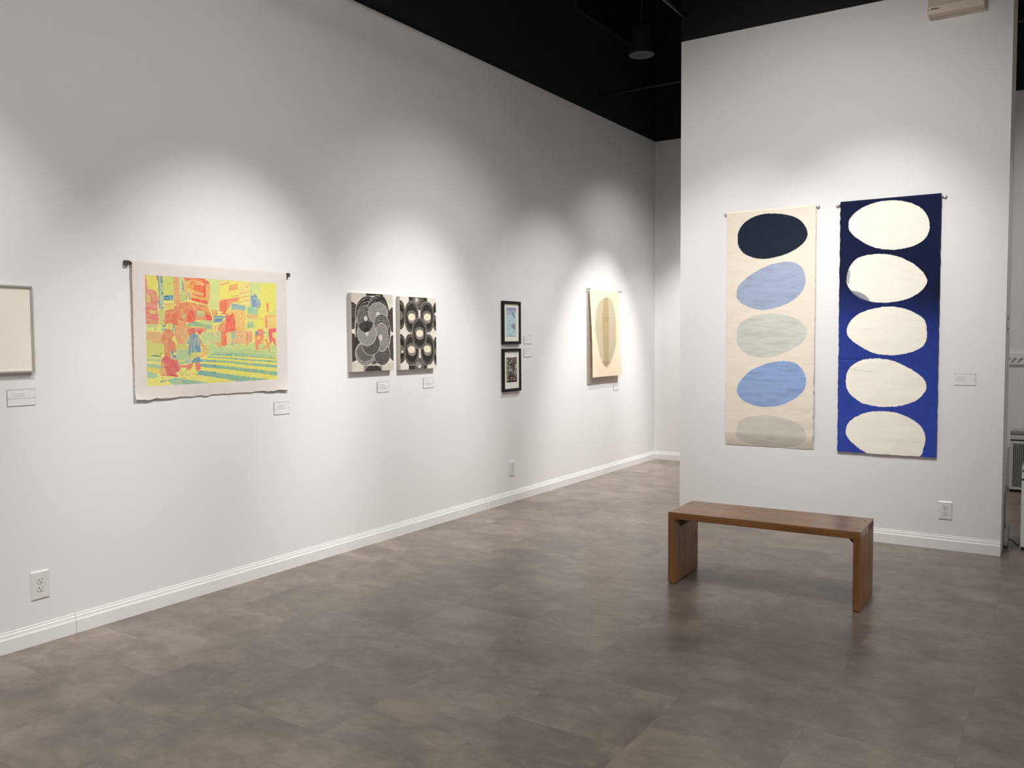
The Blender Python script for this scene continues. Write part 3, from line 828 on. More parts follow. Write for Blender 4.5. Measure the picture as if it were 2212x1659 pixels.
# ------------------------------------------------------------------ the city print
CITY_QUAD = [(274,244),(1565,323),(1590,1285),(290,1346)]      # picture corners in the tracing's coordinates
def city_img(U, V):
    """a street crossing in yellow, coral and blue ink, traced as flat shapes in four close-ups"""
    X, Y = warp(U, V, CITY_QUAD)
    X = X + 7*(fbm(X/26, Y/26, 3) - 0.5) + 4*(fbm(X/14, Y/14, 13, 2) - 0.5)
    Y = Y + 7*(fbm(X/26, Y/26, 7) - 0.5) + 4*(fbm(X/14, Y/14, 17, 2) - 0.5)
    YE, GR, CO, SA, PK, BL, TE, OR, RP = (241,233,138), (222,230,154), (240,128,100), (240,162,120), (232,140,126), (118,158,182), (156,200,170), (241,190,122), (236,104,108)
    p = Painter(X, Y, YE)
    tint = fbm(X/260, Y/260, 31)
    p.img = s2l(YE) + (s2l(GR) - s2l(YE))*np.clip((tint - 0.42)*4, 0, 1)[..., None]
    fr = {'A': (230.4, 207.4, .36108), 'B': (875.6, 207.4, .36104), 'C': (253.5, 737.3, .38888), 'D': (875.6, 737.3, .38888)}
    def use(k):
        ox, oy, s = fr[k]
        p.X, p.Y = (X - ox)/s, (Y - oy)/s
    P, L = p.poly, p.line
    def dabs(pts, cols, n, w, ln, ang, seed):
        """short brush marks scattered inside an outline"""
        rnd = random.Random(seed); Q = np.array(pts, float)
        x0, y0 = Q.min(0); x1, y1 = Q.max(0)
        m0 = p.inside(pts); m = np.zeros(m0.shape); k = 0
        layers = [np.zeros(m0.shape) for _ in cols]
        for i in range(n):
            cx, cy = rnd.uniform(x0, x1), rnd.uniform(y0, y1); a = ang + rnd.uniform(-.6, .6); l = ln*rnd.uniform(.5, 1.3)
            hw = w*rnd.uniform(.5, 1.2)
            bb = (np.abs(p.X - cx) < l + hw) & (np.abs(p.Y - cy) < l + hw)
            xx, yy = p.X[bb] - cx, p.Y[bb] - cy
            c, s = math.cos(a), math.sin(a)
            hit = (np.abs(xx*c + yy*s) < l/2) & (np.abs(-xx*s + yy*c) < hw/2)
            lay = layers[i % len(cols)]; lay[bb] = np.maximum(lay[bb], hit)
        for lay, col in zip(layers, cols): p.put(lay*m0, col, 0.85)
    # ---- right half, upper
    use('B')
    P(GR, [(60,200),(370,240),(350,800),(370,1090),(300,1110),(150,1050),(60,900)])
    P((247,233,124), [(370,240),(1210,290),(1210,640),(1190,800),(870,860),(880,690),(360,800),(345,560)])
    P((245,227,146), [(900,290),(1205,295),(1210,860),(1190,960),(690,880),(900,700)])
    P((242,217,152), [(365,240),(530,250),(510,300),(370,310)]); P((240,172,132), [(390,360),(600,288),(655,300),(440,385),(400,385)])
    P((242,184,120), [(620,390),(850,328),(852,490),(712,532),(620,540)]); L((230,142,96), 9, [(622,482),(850,442)]); L((230,142,96), 6, [(640,440),(830,380)])
    for a, c in (((345,375),(405,362)), ((345,580),(412,568)), ((360,460),(420,452)), ((985,350),(1030,342)), ((965,500),(1025,480))): L((226,160,90), 8, [a, c])
    for (xa, ya), (xb, yb) in (((930,610),(1180,545)), ((935,722),(1190,662)), ((870,852),(1185,785)), ((1100,370),(1190,360)), ((1080,440),(1150,430)), ((700,690),(890,665))):
        for k in range(11):
            t0 = k/11; t1 = t0 + 0.06
            L((232,156,96), 12 if k % 3 else 20, [(xa+(xb-xa)*t0, ya+(yb-ya)*t0), (xa+(xb-xa)*t1, ya+(yb-ya)*t1)])
    P((250,154,118), [(360,800),(470,770),(925,708),(900,765),(840,835),(700,850),(640,960),(540,1120),(520,1190),(390,1150),(500,1120),(370,1090),(345,900)])
    P((247,136,106), [(350,850),(470,785),(565,770),(565,1000),(525,1190),(385,1160),(470,1110),(375,1085)])
    L((250,180,135), 8, [(650,900),(545,1100)])
    P((160,196,182), [(685,868),(1075,940),(1070,1085),(900,1045),(820,1035),(690,1055)]); P((140,180,186), [(690,885),(900,925),(890,960),(700,940)], .6)
    L((190,210,192), 24, [(1220,290),(1217,640)]); P((221,232,150), [(1240,300),(1485,310),(1480,560),(1410,660),(1240,640)])
    P((242,237,122), [(1490,330),(1900,345),(1930,1050),(1700,1130),(1620,1300),(1430,1290),(1430,1020),(1490,880)])
    P((178,212,166), [(1140,965),(1240,940),(1430,990),(1420,1140),(1390,1195),(1240,1165),(1130,1150)]); P((155,196,180), [(1135,1030),(1230,1000),(1250,1150),(1130,1150)], .6)
    P((128,164,196), [(1300,598),(1392,662),(1402,750),(1485,800),(1492,890),(1462,1015),(1380,972),(1262,970),(1218,860),(1216,655),(1260,650),(1300,680)])
    L((206,226,202), 15, [(1250,700),(1360,765),(1485,850)]); L((206,226,202), 13, [(1245,760),(1245,930)]); L((206,226,202), 10, [(1410,840),(1440,980)])
    P((247,156,118), [(1648,868),(1715,862),(1722,1110),(1680,1125)]); P((246,160,124), [(1622,1210),(1672,1210),(1705,1560),(1640,1565)])
    P((249,222,138), [(1690,1190),(1935,1150),(1945,1545),(1710,1560)])
    for j, y in enumerate((1225, 1300, 1370, 1440, 1515)):
        for k, x in enumerate((1722, 1776, 1832, 1888)):
            if (j, k) in ((3, 0), (3, 1)): continue
            P((238,140,108) if (j == 0 and k < 2) else (238,172,116), [(x-16,y-20),(x+14,y-24),(x+14,y+14),(x-14,y+18)] if j in (0, 4) else [(x-12,y-9),(x+12,y-11),(x+12,y+8),(x-12,y+10)])
    L((226,144,84), 10, [(1425,1285),(1610,1312)]); L((226,144,84), 7, [(1690,1160),(1930,1110)], .5); L((240,150,110), 12, [(1925,1010),(1925,1080)])
    dabs([(1110,1190),(1430,1180),(1430,1300),(1250,1310),(1120,1260)], [(236,140,100), (240,170,110)], 70, 12, 50, 0.2, 3)
    P((240,233,120), [(1330,1315),(1620,1330),(1640,1560),(1400,1580),(1310,1500)]); P((174,206,156), [(1130,1390),(1310,1380),(1312,1560),(1130,1540)])
    dabs([(1130,1390),(1310,1380),(1312,1560),(1130,1540)], [(150,190,170), (205,220,150)], 26, 10, 40, 1.2, 4)
    P((248,206,132), [(560,1180),(600,1090),(700,1060),(860,1048),(1060,1100),(1072,1280),(1060,1500),(1120,1670),(820,1670),(760,1400),(730,1150)])
    dabs([(580,1100),(860,1050),(1070,1110),(1060,1500),(1110,1660),(830,1660),(770,1350)], [(241,164,108), (248,222,150)], 150, 11, 46, 0.5, 5)
    P((248,122,104), [(535,1200),(560,1165),(640,1215),(715,1120),(760,1180),(785,1350),(835,1670),(495,1670),(530,1400)])
    dabs([(540,1200),(760,1180),(830,1670),(500,1670)], [(240,100,92), (250,152,118)], 60, 18, 110, 1.3, 6)
    P(SA, [(340,1480),(500,1320),(510,1670),(330,1670)]); dabs([(380,1420),(500,1320),(505,1640),(340,1640)], [(234,140,108), (246,186,134)], 30, 12, 60, 1.0, 7)
    P((122,158,180), [(190,1200),(300,1213),(535,1222),(522,1262),(470,1290),(420,1370),(205,1408),(200,1280)]); L((214,222,164), 22, [(198,1262),(520,1274)])
    P((236,134,96), [(148,1038),(188,1040),(188,1182),(160,1182)]); P((238,140,98), [(212,1060),(292,1070),(312,1192),(215,1192)]); L((242,214,130), 10, [(240,1090),(285,1110),(245,1150),(295,1160)])
    P((243,222,148), [(165,1490),(332,1478),(332,1625),(170,1625)])
    for x in (168, 250, 330): L((228,140,92), 13, [(x,1486),(x,1615)])
    P((246,118,118), [(1750,1570),(1925,1558),(1930,1670),(1735,1670)])
    # ---- left half, upper
    use('A')
    P((214,222,128), [(590,110),(890,130),(900,640),(620,660)]); P((238,226,120), [(170,100),(425,105),(480,760),(420,550),(280,490),(185,490)])
    P((234,160,142), [(90,90),(165,95),(188,488),(280,488),(425,552),(490,770),(458,830),(455,900),(500,1310),(482,1455),(90,1430)])
    P((230,146,132), [(290,640),(420,562),(486,762),(448,905),(280,850)]); P((230,206,132), [(168,610),(266,680),(270,858),(165,838)])
    P((230,140,126), [(100,955),(445,1010),(488,1262),(472,1452),(100,1430)])
    P((231,202,132), [(240,1030),(424,1072),(412,1172),(240,1142)])
    for a, c in (((130,945),(480,1005)), ((130,1070),(240,1092)), ((130,1185),(480,1250)), ((130,1310),(480,1342)), ((220,870),(440,930))): L((241,178,152), 11, [a, c])
    for a, c in (((215,960),(225,1180)), ((215,1240),(228,1430)), ((350,1180),(345,1320)), ((345,1340),(350,1430))): L((216,120,112), 12, [a, c], .5)
    P((196,212,168), [(478,110),(592,110),(622,660),(632,1100),(560,1095),(500,1000)]); P((222,158,144), [(425,108),(472,110),(474,250),(445,260)])
    P((112,152,164), [(470,110),(500,112),(525,800),(545,1050),(510,1010),(492,600)]); P((150,190,160), [(470,800),(500,790),(500,960),(470,900)])
    P((122,142,164), [(540,150),(590,148),(602,326),(538,308)]); P((116,166,156), [(548,548),(610,550),(612,658),(552,656)])
    for a, c in (((528,395),(548,425)), ((575,345),(582,410)), ((556,770),(556,812)), ((600,770),(604,810)), ((590,840),(598,880)), ((556,890),(560,960)), ((536,480),(548,520))): L((120,150,150), 11, [a, c])
    L((92,128,148), 24, [(575,1000),(625,992)]); L((92,128,148), 24, [(572,1085),(628,1080)])
    P((104,156,176), [(622,664),(888,648),(888,800),(625,792)]); L((72,122,158), 20, [(700,685),(770,690),(800,735),(770,790)]); L((158,196,204), 15, [(772,672),(832,714),(818,785)]); L((150,190,180), 14, [(640,740),(740,720),(700,770)])
    L((226,144,92), 14, [(728,382),(838,324)])
    P((236,176,126), [(885,150),(1032,150),(1052,560),(1085,850),(1000,892),(905,880),(905,600)]); L((228,140,104), 12, [(900,250),(915,590)], .6)
    P((208,218,158), [(1030,150),(1152,150),(1165,540),(1060,562)]); P((134,154,170), [(1118,278),(1150,278),(1178,520),(1125,512)])
    P((241,192,118), [(1160,178),(1740,200),(1872,310),(1872,780),(1830,925),(1370,790),(1170,520)])
    P((238,120,112), [(1170,180),(1350,188),(1432,236),(1340,228),(1230,280),(1180,240)]); P((242,112,90), [(1335,185),(1660,190),(1745,240),(1742,335),(1380,212)])
    for a, c in (((1400,198),(1705,315)), ((1440,245),(1705,358)), ((1440,190),(1690,262))): L((248,184,124), 14, [a, c])
    P((242,156,98), [(1370,258),(1560,312),(1470,362),(1442,502),(1268,452),(1335,350)]); P((240,114,80), [(1450,360),(1712,402),(1702,605),(1445,522)])
    for a, c in (((1450,415),(1705,470)), ((1450,462),(1705,524)), ((1450,498),(1700,566)), ((1550,375),(1545,560)), ((1630,400),(1625,590))): L((246,172,114), 9, [a, c])
    P((242,102,90), [(1708,245),(1762,260),(1762,752),(1702,695)]); P((241,116,94), [(1375,598),(1620,642),(1762,692),(1760,755),(1480,655)]); L((244,190,120), 10, [(1480,615),(1740,720)])
    P((241,112,94), [(1362,728),(1560,742),(1820,812),(1812,905),(1380,792)]); L((246,180,120), 10, [(1640,770),(1640,850)])
    P((242,182,112), [(1770,340),(1872,345),(1866,760),(1770,765)]); L((228,132,88), 9, [(1868,320),(1866,700)]); P((238,112,112), [(1742,225),(1872,310),(1800,355),(1740,320)])
    P((200,210,140), [(1060,590),(1226,528),(1252,800),(1090,842)]); L((226,120,90), 14, [(1085,580),(1255,508)]); L((226,130,96), 16, [(1246,560),(1248,760)]); P((180,186,166), [(1270,550),(1322,562),(1352,790),(1290,772)])
    P((235,210,130), [(620,860),(900,850),(945,1000),(900,1022),(680,1012)]); L((228,160,110), 8, [(640,900),(880,905)])
    fol = [(660,1080),(740,1040),(900,1030),(950,900),(1100,858),(1300,830),(1500,868),(1832,950),(1882,1100),(1965,1290),(1900,1355),(1780,1342),(1700,1332),(1500,1322),(1480,1372),(1300,1402),(1010,1332),(1000,1490),(880,1450),(720,1442),(660,1452),(615,1342),(660,1250)]
    P((234,146,110), fol); dabs(fol, [(242,194,126), (228,118,90), (246,170,120)], 330, 13, 48, 0.5, 8)
    dabs([(950,880),(1300,830),(1860,950),(1860,1060),(1500,1060),(1000,1020)], [(244,206,132), (236,140,100)], 140, 14, 66, 0.4, 9)
    P((228,118,94), [(850,1180),(1000,1160),(1000,1480),(870,1450)], .6); P((241,112,96), [(1400,1040),(1485,1200),(1485,1372),(1285,1395),(1240,1230),(1330,1100)]); dabs([(1400,1040),(1485,1200),(1480,1372),(1290,1392),(1250,1230)], [(244,150,112)], 26, 10, 44, 0.7, 10)
    P((194,206,146), [(1145,1162),(1205,1160),(1205,1302),(1150,1302)]); L((244,206,132), 10, [(1225,1170),(1225,1300)])
    P((214,214,146), [(1518,1068),(1722,1082),(1732,1232),(1530,1222)]); L((172,202,152), 40, [(1540,1182),(1722,1196)]); L((222,140,96), 10, [(1530,1130),(1712,1162)]); P((236,166,122), [(1508,1240),(1732,1242),(1722,1332),(1510,1312)])
    P((241,108,92), [(1768,1168),(1872,1182),(1955,1282),(1932,1352),(1790,1332)]); P((246,200,130), [(1640,960),(1850,1010),(1830,1110),(1700,1060)], .5)
    P((214,212,134), [(450,1070),(640,1072),(662,1300),(600,1342),(642,1452),(490,1452),(500,1300)])
    P((236,170,126), [(1010,1340),(1240,1400),(1240,1520),(1500,1532),(1780,1542),(1780,1670),(980,1670)])
    P((208,222,150), [(1590,1342),(1962,1342),(1942,1482),(1700,1482)]); P((168,202,160), [(1690,1452),(1940,1452),(1940,1592),(1790,1592),(1740,1520)])
    P((168,196,152), [(1240,1500),(1290,1422),(1440,1370),(1590,1382),(1680,1442),(1735,1522),(1500,1512)]); dabs([(1290,1422),(1440,1372),(1590,1384),(1680,1444),(1500,1505)], [(154,184,150)], 14, 20, 120, 0.1, 11); L((120,150,140), 16, [(1815,1530),(1870,1540)])
    P((236,124,114), [(1290,1572),(1422,1552),(1492,1670),(1285,1670)]); P((240,120,112), [(1500,1592),(1682,1602),(1672,1670),(1510,1670)])
    P((230,212,122), [(728,1410),(852,1410),(872,1562),(730,1562)]); P((150,178,170), [(590,1462),(688,1462),(688,1522),(590,1522)]); P((150,176,172), [(872,1450),(932,1450),(932,1562),(880,1562)])
    P((150,198,180), [(548,1555),(682,1555),(682,1622),(550,1622)]); P((152,200,180), [(830,1575),(965,1575),(950,1640),(850,1640)]); P((198,216,148), [(150,1450),(462,1452),(440,1522),(200,1542)]); P((166,206,158), [(350,1550),(422,1550),(452,1612),(370,1612)])
    # ---- right half, lower
    use('D')
    P((208,224,150), [(0,470),(1300,460),(1840,550),(1840,780),(0,800)]); P((238,231,122), [(0,780),(1840,800),(1860,1420),(0,1520)])
    P((206,220,154), [(0,170),(400,170),(392,460),(200,470),(0,450)]); dabs([(0,170),(400,170),(392,460),(0,450)], [(240,164,124), (160,192,170), (238,220,140)], 110, 13, 42, 1.1, 12)
    crowd = [(500,190),(780,150),(1030,165),(1175,165),(1175,430),(1060,490),(740,485),(540,470)]
    P((240,194,146), crowd); dabs(crowd, [(238,164,124), (244,222,150), (232,178,140)], 170, 12, 62, 1.5, 13)
    P((247,134,108), [(385,170),(500,160),(535,500),(440,550),(385,520)]); dabs([(385,170),(500,160),(535,500),(440,550)], [(240,112,94), (250,170,126)], 22, 14, 90, 1.5, 14)
    P((236,180,132), [(220,450),(390,440),(400,560),(330,575),(260,540)]); P((240,226,150), [(510,190),(640,200),(640,480),(545,500)], .7)
    P((158,204,172), [(640,240),(742,198),(738,330),(670,384),(640,332)]); p.ell((152,184,182), 660, 480, 34, 38); L((236,150,110), 12, [(690,520),(712,580)]); p.ell((160,200,160), 690, 180, 34, 30)
    L((236,120,96), 26, [(1045,190),(1050,540)], .8); P((236,170,140), [(1090,160),(1170,170),(1170,430),(1080,440)], .7)
    P((245,154,124), [(1250,280),(1310,110),(1450,105),(1490,300),(1425,480),(1330,500),(1362,655),(1268,645),(1252,450)]); dabs([(1330,120),(1450,105),(1490,300),(1425,480),(1340,500)], [(240,134,112), (248,186,140)], 30, 11, 60, 1.5, 15)
    p.ell((104,156,182), 1288, 205, 42, 58); p.ell((246,228,132), 1236, 210, 22, 40); P((246,228,128), [(1300,330),(1350,270),(1398,310),(1330,370)])
    P((247,164,114), [(1480,380),(1560,350),(1622,480),(1645,715),(1612,725),(1600,560),(1440,635),(1426,602),(1570,520)]); dabs([(1380,380),(1600,360),(1600,540),(1400,520)], [(244,150,110), (240,222,140)], 30, 14, 60, 1.2, 16)
    P((246,122,120), [(1610,90),(1815,85),(1790,180),(1740,200),(1800,550),(1745,500),(1702,390),(1650,500),(1600,300)]); P((248,226,150), [(1690,180),(1760,200),(1750,330),(1715,350)])
    P((202,224,154), [(1530,160),(1592,150),(1592,345),(1540,300)]); p.ell((150,190,150), 1485, 195, 24, 28)
    for y0, sl, a in ((590,.07,.5), (612,.07,.5), (640,.075,.8), (668,.078,.8)): L((170,208,158), 13, [(120,y0),(1840,y0+1720*sl)], a)
    P((166,206,164), [(180,700),(700,712),(1300,752),(1810,800),(1800,820),(1100,775),(180,722)])
    for band in ([(100,735),(700,752),(1300,802),(1800,842),(1790,874),(1100,822),(120,772)], [(40,795),(640,842),(1260,892),(1840,928),(1840,968),(1200,925),(640,876),(40,828)],
                 [(-60,880),(600,925),(1250,990),(1860,1040),(1850,1110),(1200,1055),(560,966),(-60,930)], [(-80,1000),(160,1012),(700,1076),(1200,1140),(1860,1212),(1850,1312),(1150,1220),(500,1134),(-80,1080)],
                 [(-60,1180),(60,1192),(640,1278),(1100,1340),(1620,1405),(1300,1450),(880,1480),(500,1385),(50,1316),(-60,1310)]):
        P((154,196,164), band)
        dabs(band, [(116,156,168), (134,176,160), (182,212,176)], 90, 22, 60, 0.15, int(band[0][1]))
    for a, c in (((1030,632),(1150,640)), ((1210,684),(1400,694)), ((330,578),(400,576)), ((0,640),(100,634))): L((206,130,84), 10, [a, c], .8)
    # ---- left half, lower
    use('C')
    P((216,216,132), [(40,380),(520,440),(540,690),(450,790),(40,790)]); P((230,188,132), [(60,160),(480,165),(520,480),(420,470),(300,465),(180,400),(60,370)])
    dabs([(60,160),(480,165),(520,480),(300,465),(60,370)], [(224,160,116), (206,210,136), (150,186,160)], 60, 12, 46, 1.0, 17)
    P((236,174,128), [(800,30),(1120,40),(1130,380),(1060,500),(870,480),(790,230)]); dabs([(800,200),(1120,100),(1130,380),(1060,520),(870,500)], [(228,150,114), (220,206,134), (160,186,170)], 60, 12, 56, 1.3, 18)
    P((214,212,126), [(820,500),(1150,500),(1140,660),(830,640)]); P((184,210,162), [(830,635),(1150,630),(1150,870),(1100,980),(920,1005),(850,880)]); L((210,218,140), 16, [(860,720),(1140,715)]); L((210,218,140), 18, [(860,800),(1140,790)]); P((216,220,140), [(870,880),(1100,870),(1080,930),(890,930)])
    P((192,214,156), [(60,845),(450,858),(450,935),(60,908)]); P((178,208,172), [(60,965),(440,1022),(440,1115),(60,1058)]); P((182,210,172), [(60,1175),(345,1232),(372,1332),(260,1352),(60,1350)]); P((230,218,112), [(60,1060),(450,1118),(450,1230),(340,1228),(60,1175)])
    P((112,144,136), [(150,788),(280,764),(440,788),(468,815),(300,802)]); L((130,140,100), 14, [(415,735),(485,728)])
    for band in ([(1440,872),(1850,900),(1850,955),(1440,932)], [(1440,988),(1850,1018),(1850,1105),(1440,1062)], [(1390,1155),(1850,1205),(1850,1332),(1365,1275)]):
        P((148,190,172), band); dabs(band, [(104,146,172), (126,172,168), (176,206,190)], 40, 24, 54, 0.15, int(band[0][1]))
    fig = [(580,95),(680,98),(740,150),(800,250),(740,292),(730,380),(812,470),(835,700),(690,700),(690,862),(870,880),(872,960),(955,1132),(890,1200),(820,1222),(892,1325),(650,1302),(440,1292),(395,1180),(452,1130),(448,960),(470,850),(530,790),(528,500),(455,400),(515,170)]
    P((230,152,116), fig); dabs([(580,95),(740,150),(830,700),(530,790),(455,400)], [(236,172,132), (222,130,106)], 70, 16, 60, 1.0, 19)
    P((230,118,120), [(465,850),(560,778),(690,840),(762,872),(872,1000),(905,1150),(790,1242),(885,1325),(560,1292),(548,1100),(600,1022),(490,920)])
    P((226,104,106), [(722,868),(765,960),(640,1082),(550,1105),(556,1050),(640,1000)]); P((232,136,126), [(770,872),(870,878),(950,1130),(900,1150)], .8)
    P((238,190,136), [(405,1180),(560,1100),(602,1262),(440,1272)]); dabs([(405,1120),(640,1100),(650,1290),(440,1280)], [(232,142,116), (242,206,140)], 34, 14, 60, 1.1, 20); L((214,206,134), 30, [(490,960),(500,1120)], .8); P((222,100,98), [(740,1270),(895,1325),(650,1302)])
    P((162,190,184), [(695,650),(765,655),(772,780),(845,755),(858,852),(740,872),(708,800)]); L((110,140,160), 24, [(742,660),(748,720)]); P((92,118,172), [(765,765),(822,770),(812,832),(770,830)])
    P((232,126,116), [(1125,110),(1270,66),(1335,110),(1322,212),(1220,242),(1150,285)]); P((234,118,112), [(1338,122),(1505,120),(1445,268),(1398,232)]); P((236,160,132), [(1340,62),(1600,66),(1600,150),(1505,122),(1340,118)], .7)
    P((204,222,158), [(1455,242),(1580,150),(1702,200),(1722,420),(1600,482),(1500,462),(1470,350)]); dabs([(1455,242),(1580,150),(1702,200),(1722,420),(1600,482)], [(184,208,150), (226,214,150)], 24, 14, 70, 1.4, 21)
    fig2 = [(1205,235),(1310,208),(1400,260),(1445,420),(1468,705),(1340,692),(1220,702),(1200,872),(1138,730),(1150,562),(1172,482),(1085,472),(1130,380)]
    P((146,176,178), fig2)
    for w, a, c in ((24,(1280,235),(1268,660)), (20,(1345,300),(1330,600)), (26,(1182,470),(1160,730)), (22,(1405,520),(1425,700)), (16,(1230,300),(1232,560)), (26,(1370,560),(1380,690))): L((112,146,174), w, [a, c], .85)
    for w, a, c in ((15,(1312,350),(1290,660)), (14,(1220,430),(1208,690)), (16,(1375,330),(1410,520))): L((196,212,180), w, [a, c], .8)
    P((120,176,186), [(1085,472),(1130,380),(1172,430),(1168,490)]); L((206,210,150), 14, [(1330,90),(1345,210)])
    P((216,216,128), [(1198,702),(1340,690),(1445,760),(1312,852),(1252,892),(1200,852)]); P((120,160,180), [(1250,892),(1402,796),(1445,860),(1452,945),(1240,962),(1218,930)]); dabs([(1250,892),(1402,796),(1452,945),(1240,962)], [(90,134,166), (150,186,186)], 24, 18, 44, .6, 22); P((192,204,182), [(1095,872),(1200,850),(1232,952),(1085,982)]); L((110,140,140), 9, [(1090,900),(1070,970)])
    P((238,146,124), [(1160,990),(1282,960),(1240,1072),(1180,1152),(1100,1142),(1100,1092),(930,1082),(925,1020),(1120,1022)]); P((238,144,126), [(1308,960),(1432,950),(1462,1122),(1360,1192),(1318,1060)])
    P((240,196,130), [(1508,522),(1592,500),(1602,640),(1645,740),(1560,792),(1470,855),(1425,772),(1490,740)]); P((234,146,116), [(1418,370),(1462,360),(1502,480),(1545,542),(1490,542)]); dabs([(1508,522),(1592,500),(1640,740),(1470,855)], [(236,170,116), (246,216,144)], 16, 12, 60, 1.3, 23)
    P((150,178,180), [(918,1212),(995,1190),(962,1232)]); L((152,184,160), 26, [(1080,1160),(1090,1290)], .6)
    for a, c in (((955,1312),(1022,1230)), ((990,1350),(1082,1360)), ((1115,1292),(1202,1245)), ((1240,1248),(1362,1276))): L((222,130,88), 14, [a, c])
    P((168,206,172), [(590,1405),(820,1338),(1000,1380),(1300,1422),(1680,1490),(1000,1560),(860,1570),(720,1500)]); P((152,192,164), [(980,1385),(1300,1430),(1560,1480),(980,1545)], .6)
    L((84,116,160), 18, [(432,1462),(462,1422),(492,1442),(572,1420)]); L((84,116,160), 12, [(480,1336),(488,1362)])
    p.X, p.Y = X, Y
    # veins where the yellow block prints through the coral and blue ones, and dry patches
    vein = np.clip(1 - np.abs(fbm(X/30, Y/30, 51, 3) - 0.5)/0.022, 0, 1) * (Y < 960)
    p.put(vein, (243, 226, 140), 0.35)
    vein = np.clip(1 - np.abs(fbm(X/18, Y/12, 57, 3) - 0.5)/0.03, 0, 1) * (Y > 520) * (Y < 930)
    p.put(vein, (240, 150, 112), 0.35)
    p.put(np.clip((fbm(X/60, Y/60, 53) - 0.58)*5, 0, 1), (243, 232, 140), 0.22)
    p.img *= (0.82 + 0.09*fbm(X/34, Y/34, 77))[..., None]
    return p.img

t = empty('hanging_print', (0, 3.1885, 1.857), LEFT, 'large torn edge print of a street crossing in yellow and coral', 'print')
W, H = 1.05, 0.733
NXC, NZC = 600, 440
U, V = grid(NXC, NZC)
# the picture sits inside the bare paper margin
iu, iv = (U*W - 0.072)/0.893, (V*H - 0.072)/0.592
inside = ((iu > 0) & (iu < 1) & (iv > 0) & (iv < 1)).astype(float)
ci = city_img(np.clip(iu, 0, 1), np.clip(iv, 0, 1))
bare = s2l((222, 214, 208))*(0.97 + 0.06*fbm(U*9, V*7, 61))[..., None]
ink = bare*(1 - inside[..., None]) + ci*inside[..., None]
def city_off(u, v):
    o = 0.0165 - 0.009*v + 0.005*(fbm(u*3, v*2.4, 71) - 0.5) + 0.004*(fbm(u*9, v*3, 73) - 0.5)*np.exp(-v*5)
    o = o + 0.012*np.clip((v - 0.85)/0.15, 0, 1)**2 * np.clip((u - 0.75)/0.25, 0, 1) + 0.010*np.clip((v - 0.9)/0.1, 0, 1)**2*np.clip(1 - u/0.3, 0, 1)
    return np.maximum(o, 0.003) * np.where(v < 0.02, 0.86 + 0.14*np.sqrt(np.clip(v/0.02, 0, 1)), 1)
sheet('paper', W, H, NXC, NZC, ink, M_PRINT, t, city_off, deckle(0.003, 0.009, 33), z_top=0.014)
MB().tube([(-0.556, -0.0065, 0), (0.546, -0.0065, 0)], 0.005, 16).build('rod', M_BRONZE, t)
for s in (-1, 1):
    x = s*0.538 - (0.012 if s < 0 else 0)
    MB().box(x - 0.013, x + 0.013, -0.021, 0, -0.013, 0.010, 0.001).build('clip', M_BRONZE, t)


# ------------------------------------------------------------------ hanging leaf painting
LQ = [(100,165),(525,215),(530,1405),(120,1425)]
def leaf_img(U, V):
    X, Y = warp(U, V, LQ)
    wx = X + 9*(fbm(X/22, Y/22, 2, 2) - 0.5); wy = Y + 9*(fbm(X/22, Y/22, 6, 2) - 0.5)
    p = Painter(wx, wy, (230, 213, 186))
    leaf = p.inside(spline([(160,700),(175,530),(200,420),(260,320),(320,283),(380,290),(430,370),(455,500),(470,680),(465,900),(430,1080),(380,1200),(318,1285),(260,1220),(215,1080),(175,850)]))
    leaf = p.soft(leaf, 5)
    p.put(leaf, (188, 177, 150), 0.95)
    p.put(leaf * np.clip((fbm(X/120, Y/120, 15) - 0.4)*3, 0, 1), (180, 168, 140), 0.5)
    band = p.inside([(305,285),(366,285),(366,600),(357,900),(350,1230),(318,1290),(285,1240),(264,850),(262,650),(285,450)])
    band = p.soft(band, 2)
    p.put(band*leaf, (172, 154, 118), 0.95)
    p.put(p.inside([(285,570),(366,560),(360,640),(265,650)])*band, (164, 146, 112), 0.6)
    p.line((224,214,190), 5, [(262,600),(264,850),(288,1200)], 0.2); p.line((222,212,188), 5, [(366,600),(357,900),(350,1200)], 0.2)
    p.put(leaf * (Y > 1200), (150, 136, 108), 0.5)
    p.poly((236,224,200), [(150,1270),(200,1370),(160,1425),(110,1425)], 0.5)
    return p.img
t = empty('paper_hanging', (0, 8.072, 1.938), LEFT, 'cream sheet with a pale brown leaf shape hanging from two pins', 'hanging painting')
W, H = 0.685, 0.892
U, V = grid(130, 260)
sheet('front_sheet', W, H, 130, 260, leaf_img(U, V), M_PRINT, t,
      lambda u, v: 0.022 + 0.034*v + 0.012*np.sin(v*PI)*(1 - u) + 0.005*(fbm(u*2, v*3, 51) - 0.5), deckle(0.004, 0.002, 23), z_top=0.0)
bs = np.empty((121, 91, 3)); bs[:] = s2l((232, 222, 208))
sheet('back_sheet', 0.715, 0.958, 90, 120, bs, M_PRINT, t, lambda u, v: 0.004 + 0.006*np.sin(np.clip(v, 0, 1)*PI)+0*u, deckle(0.002, 0.014, 29), z_top=-0.003)
MB().tube([(-0.36, -0.018, 0.0), (0.36, -0.018, 0.0)], 0.0035, 10).build('rod', mat('pale_dowel_rod', rgba(228, 210, 180), 0.6, 0.3), t)
for s in (-1, 1):
    MB().tube([(s*0.362, 0, 0.012), (s*0.364, -0.03, 0.004), (s*0.366, -0.042, 0.014)], [0.0035, 0.0035, 0.005], 10).build('pin', M_BRONZE, t)

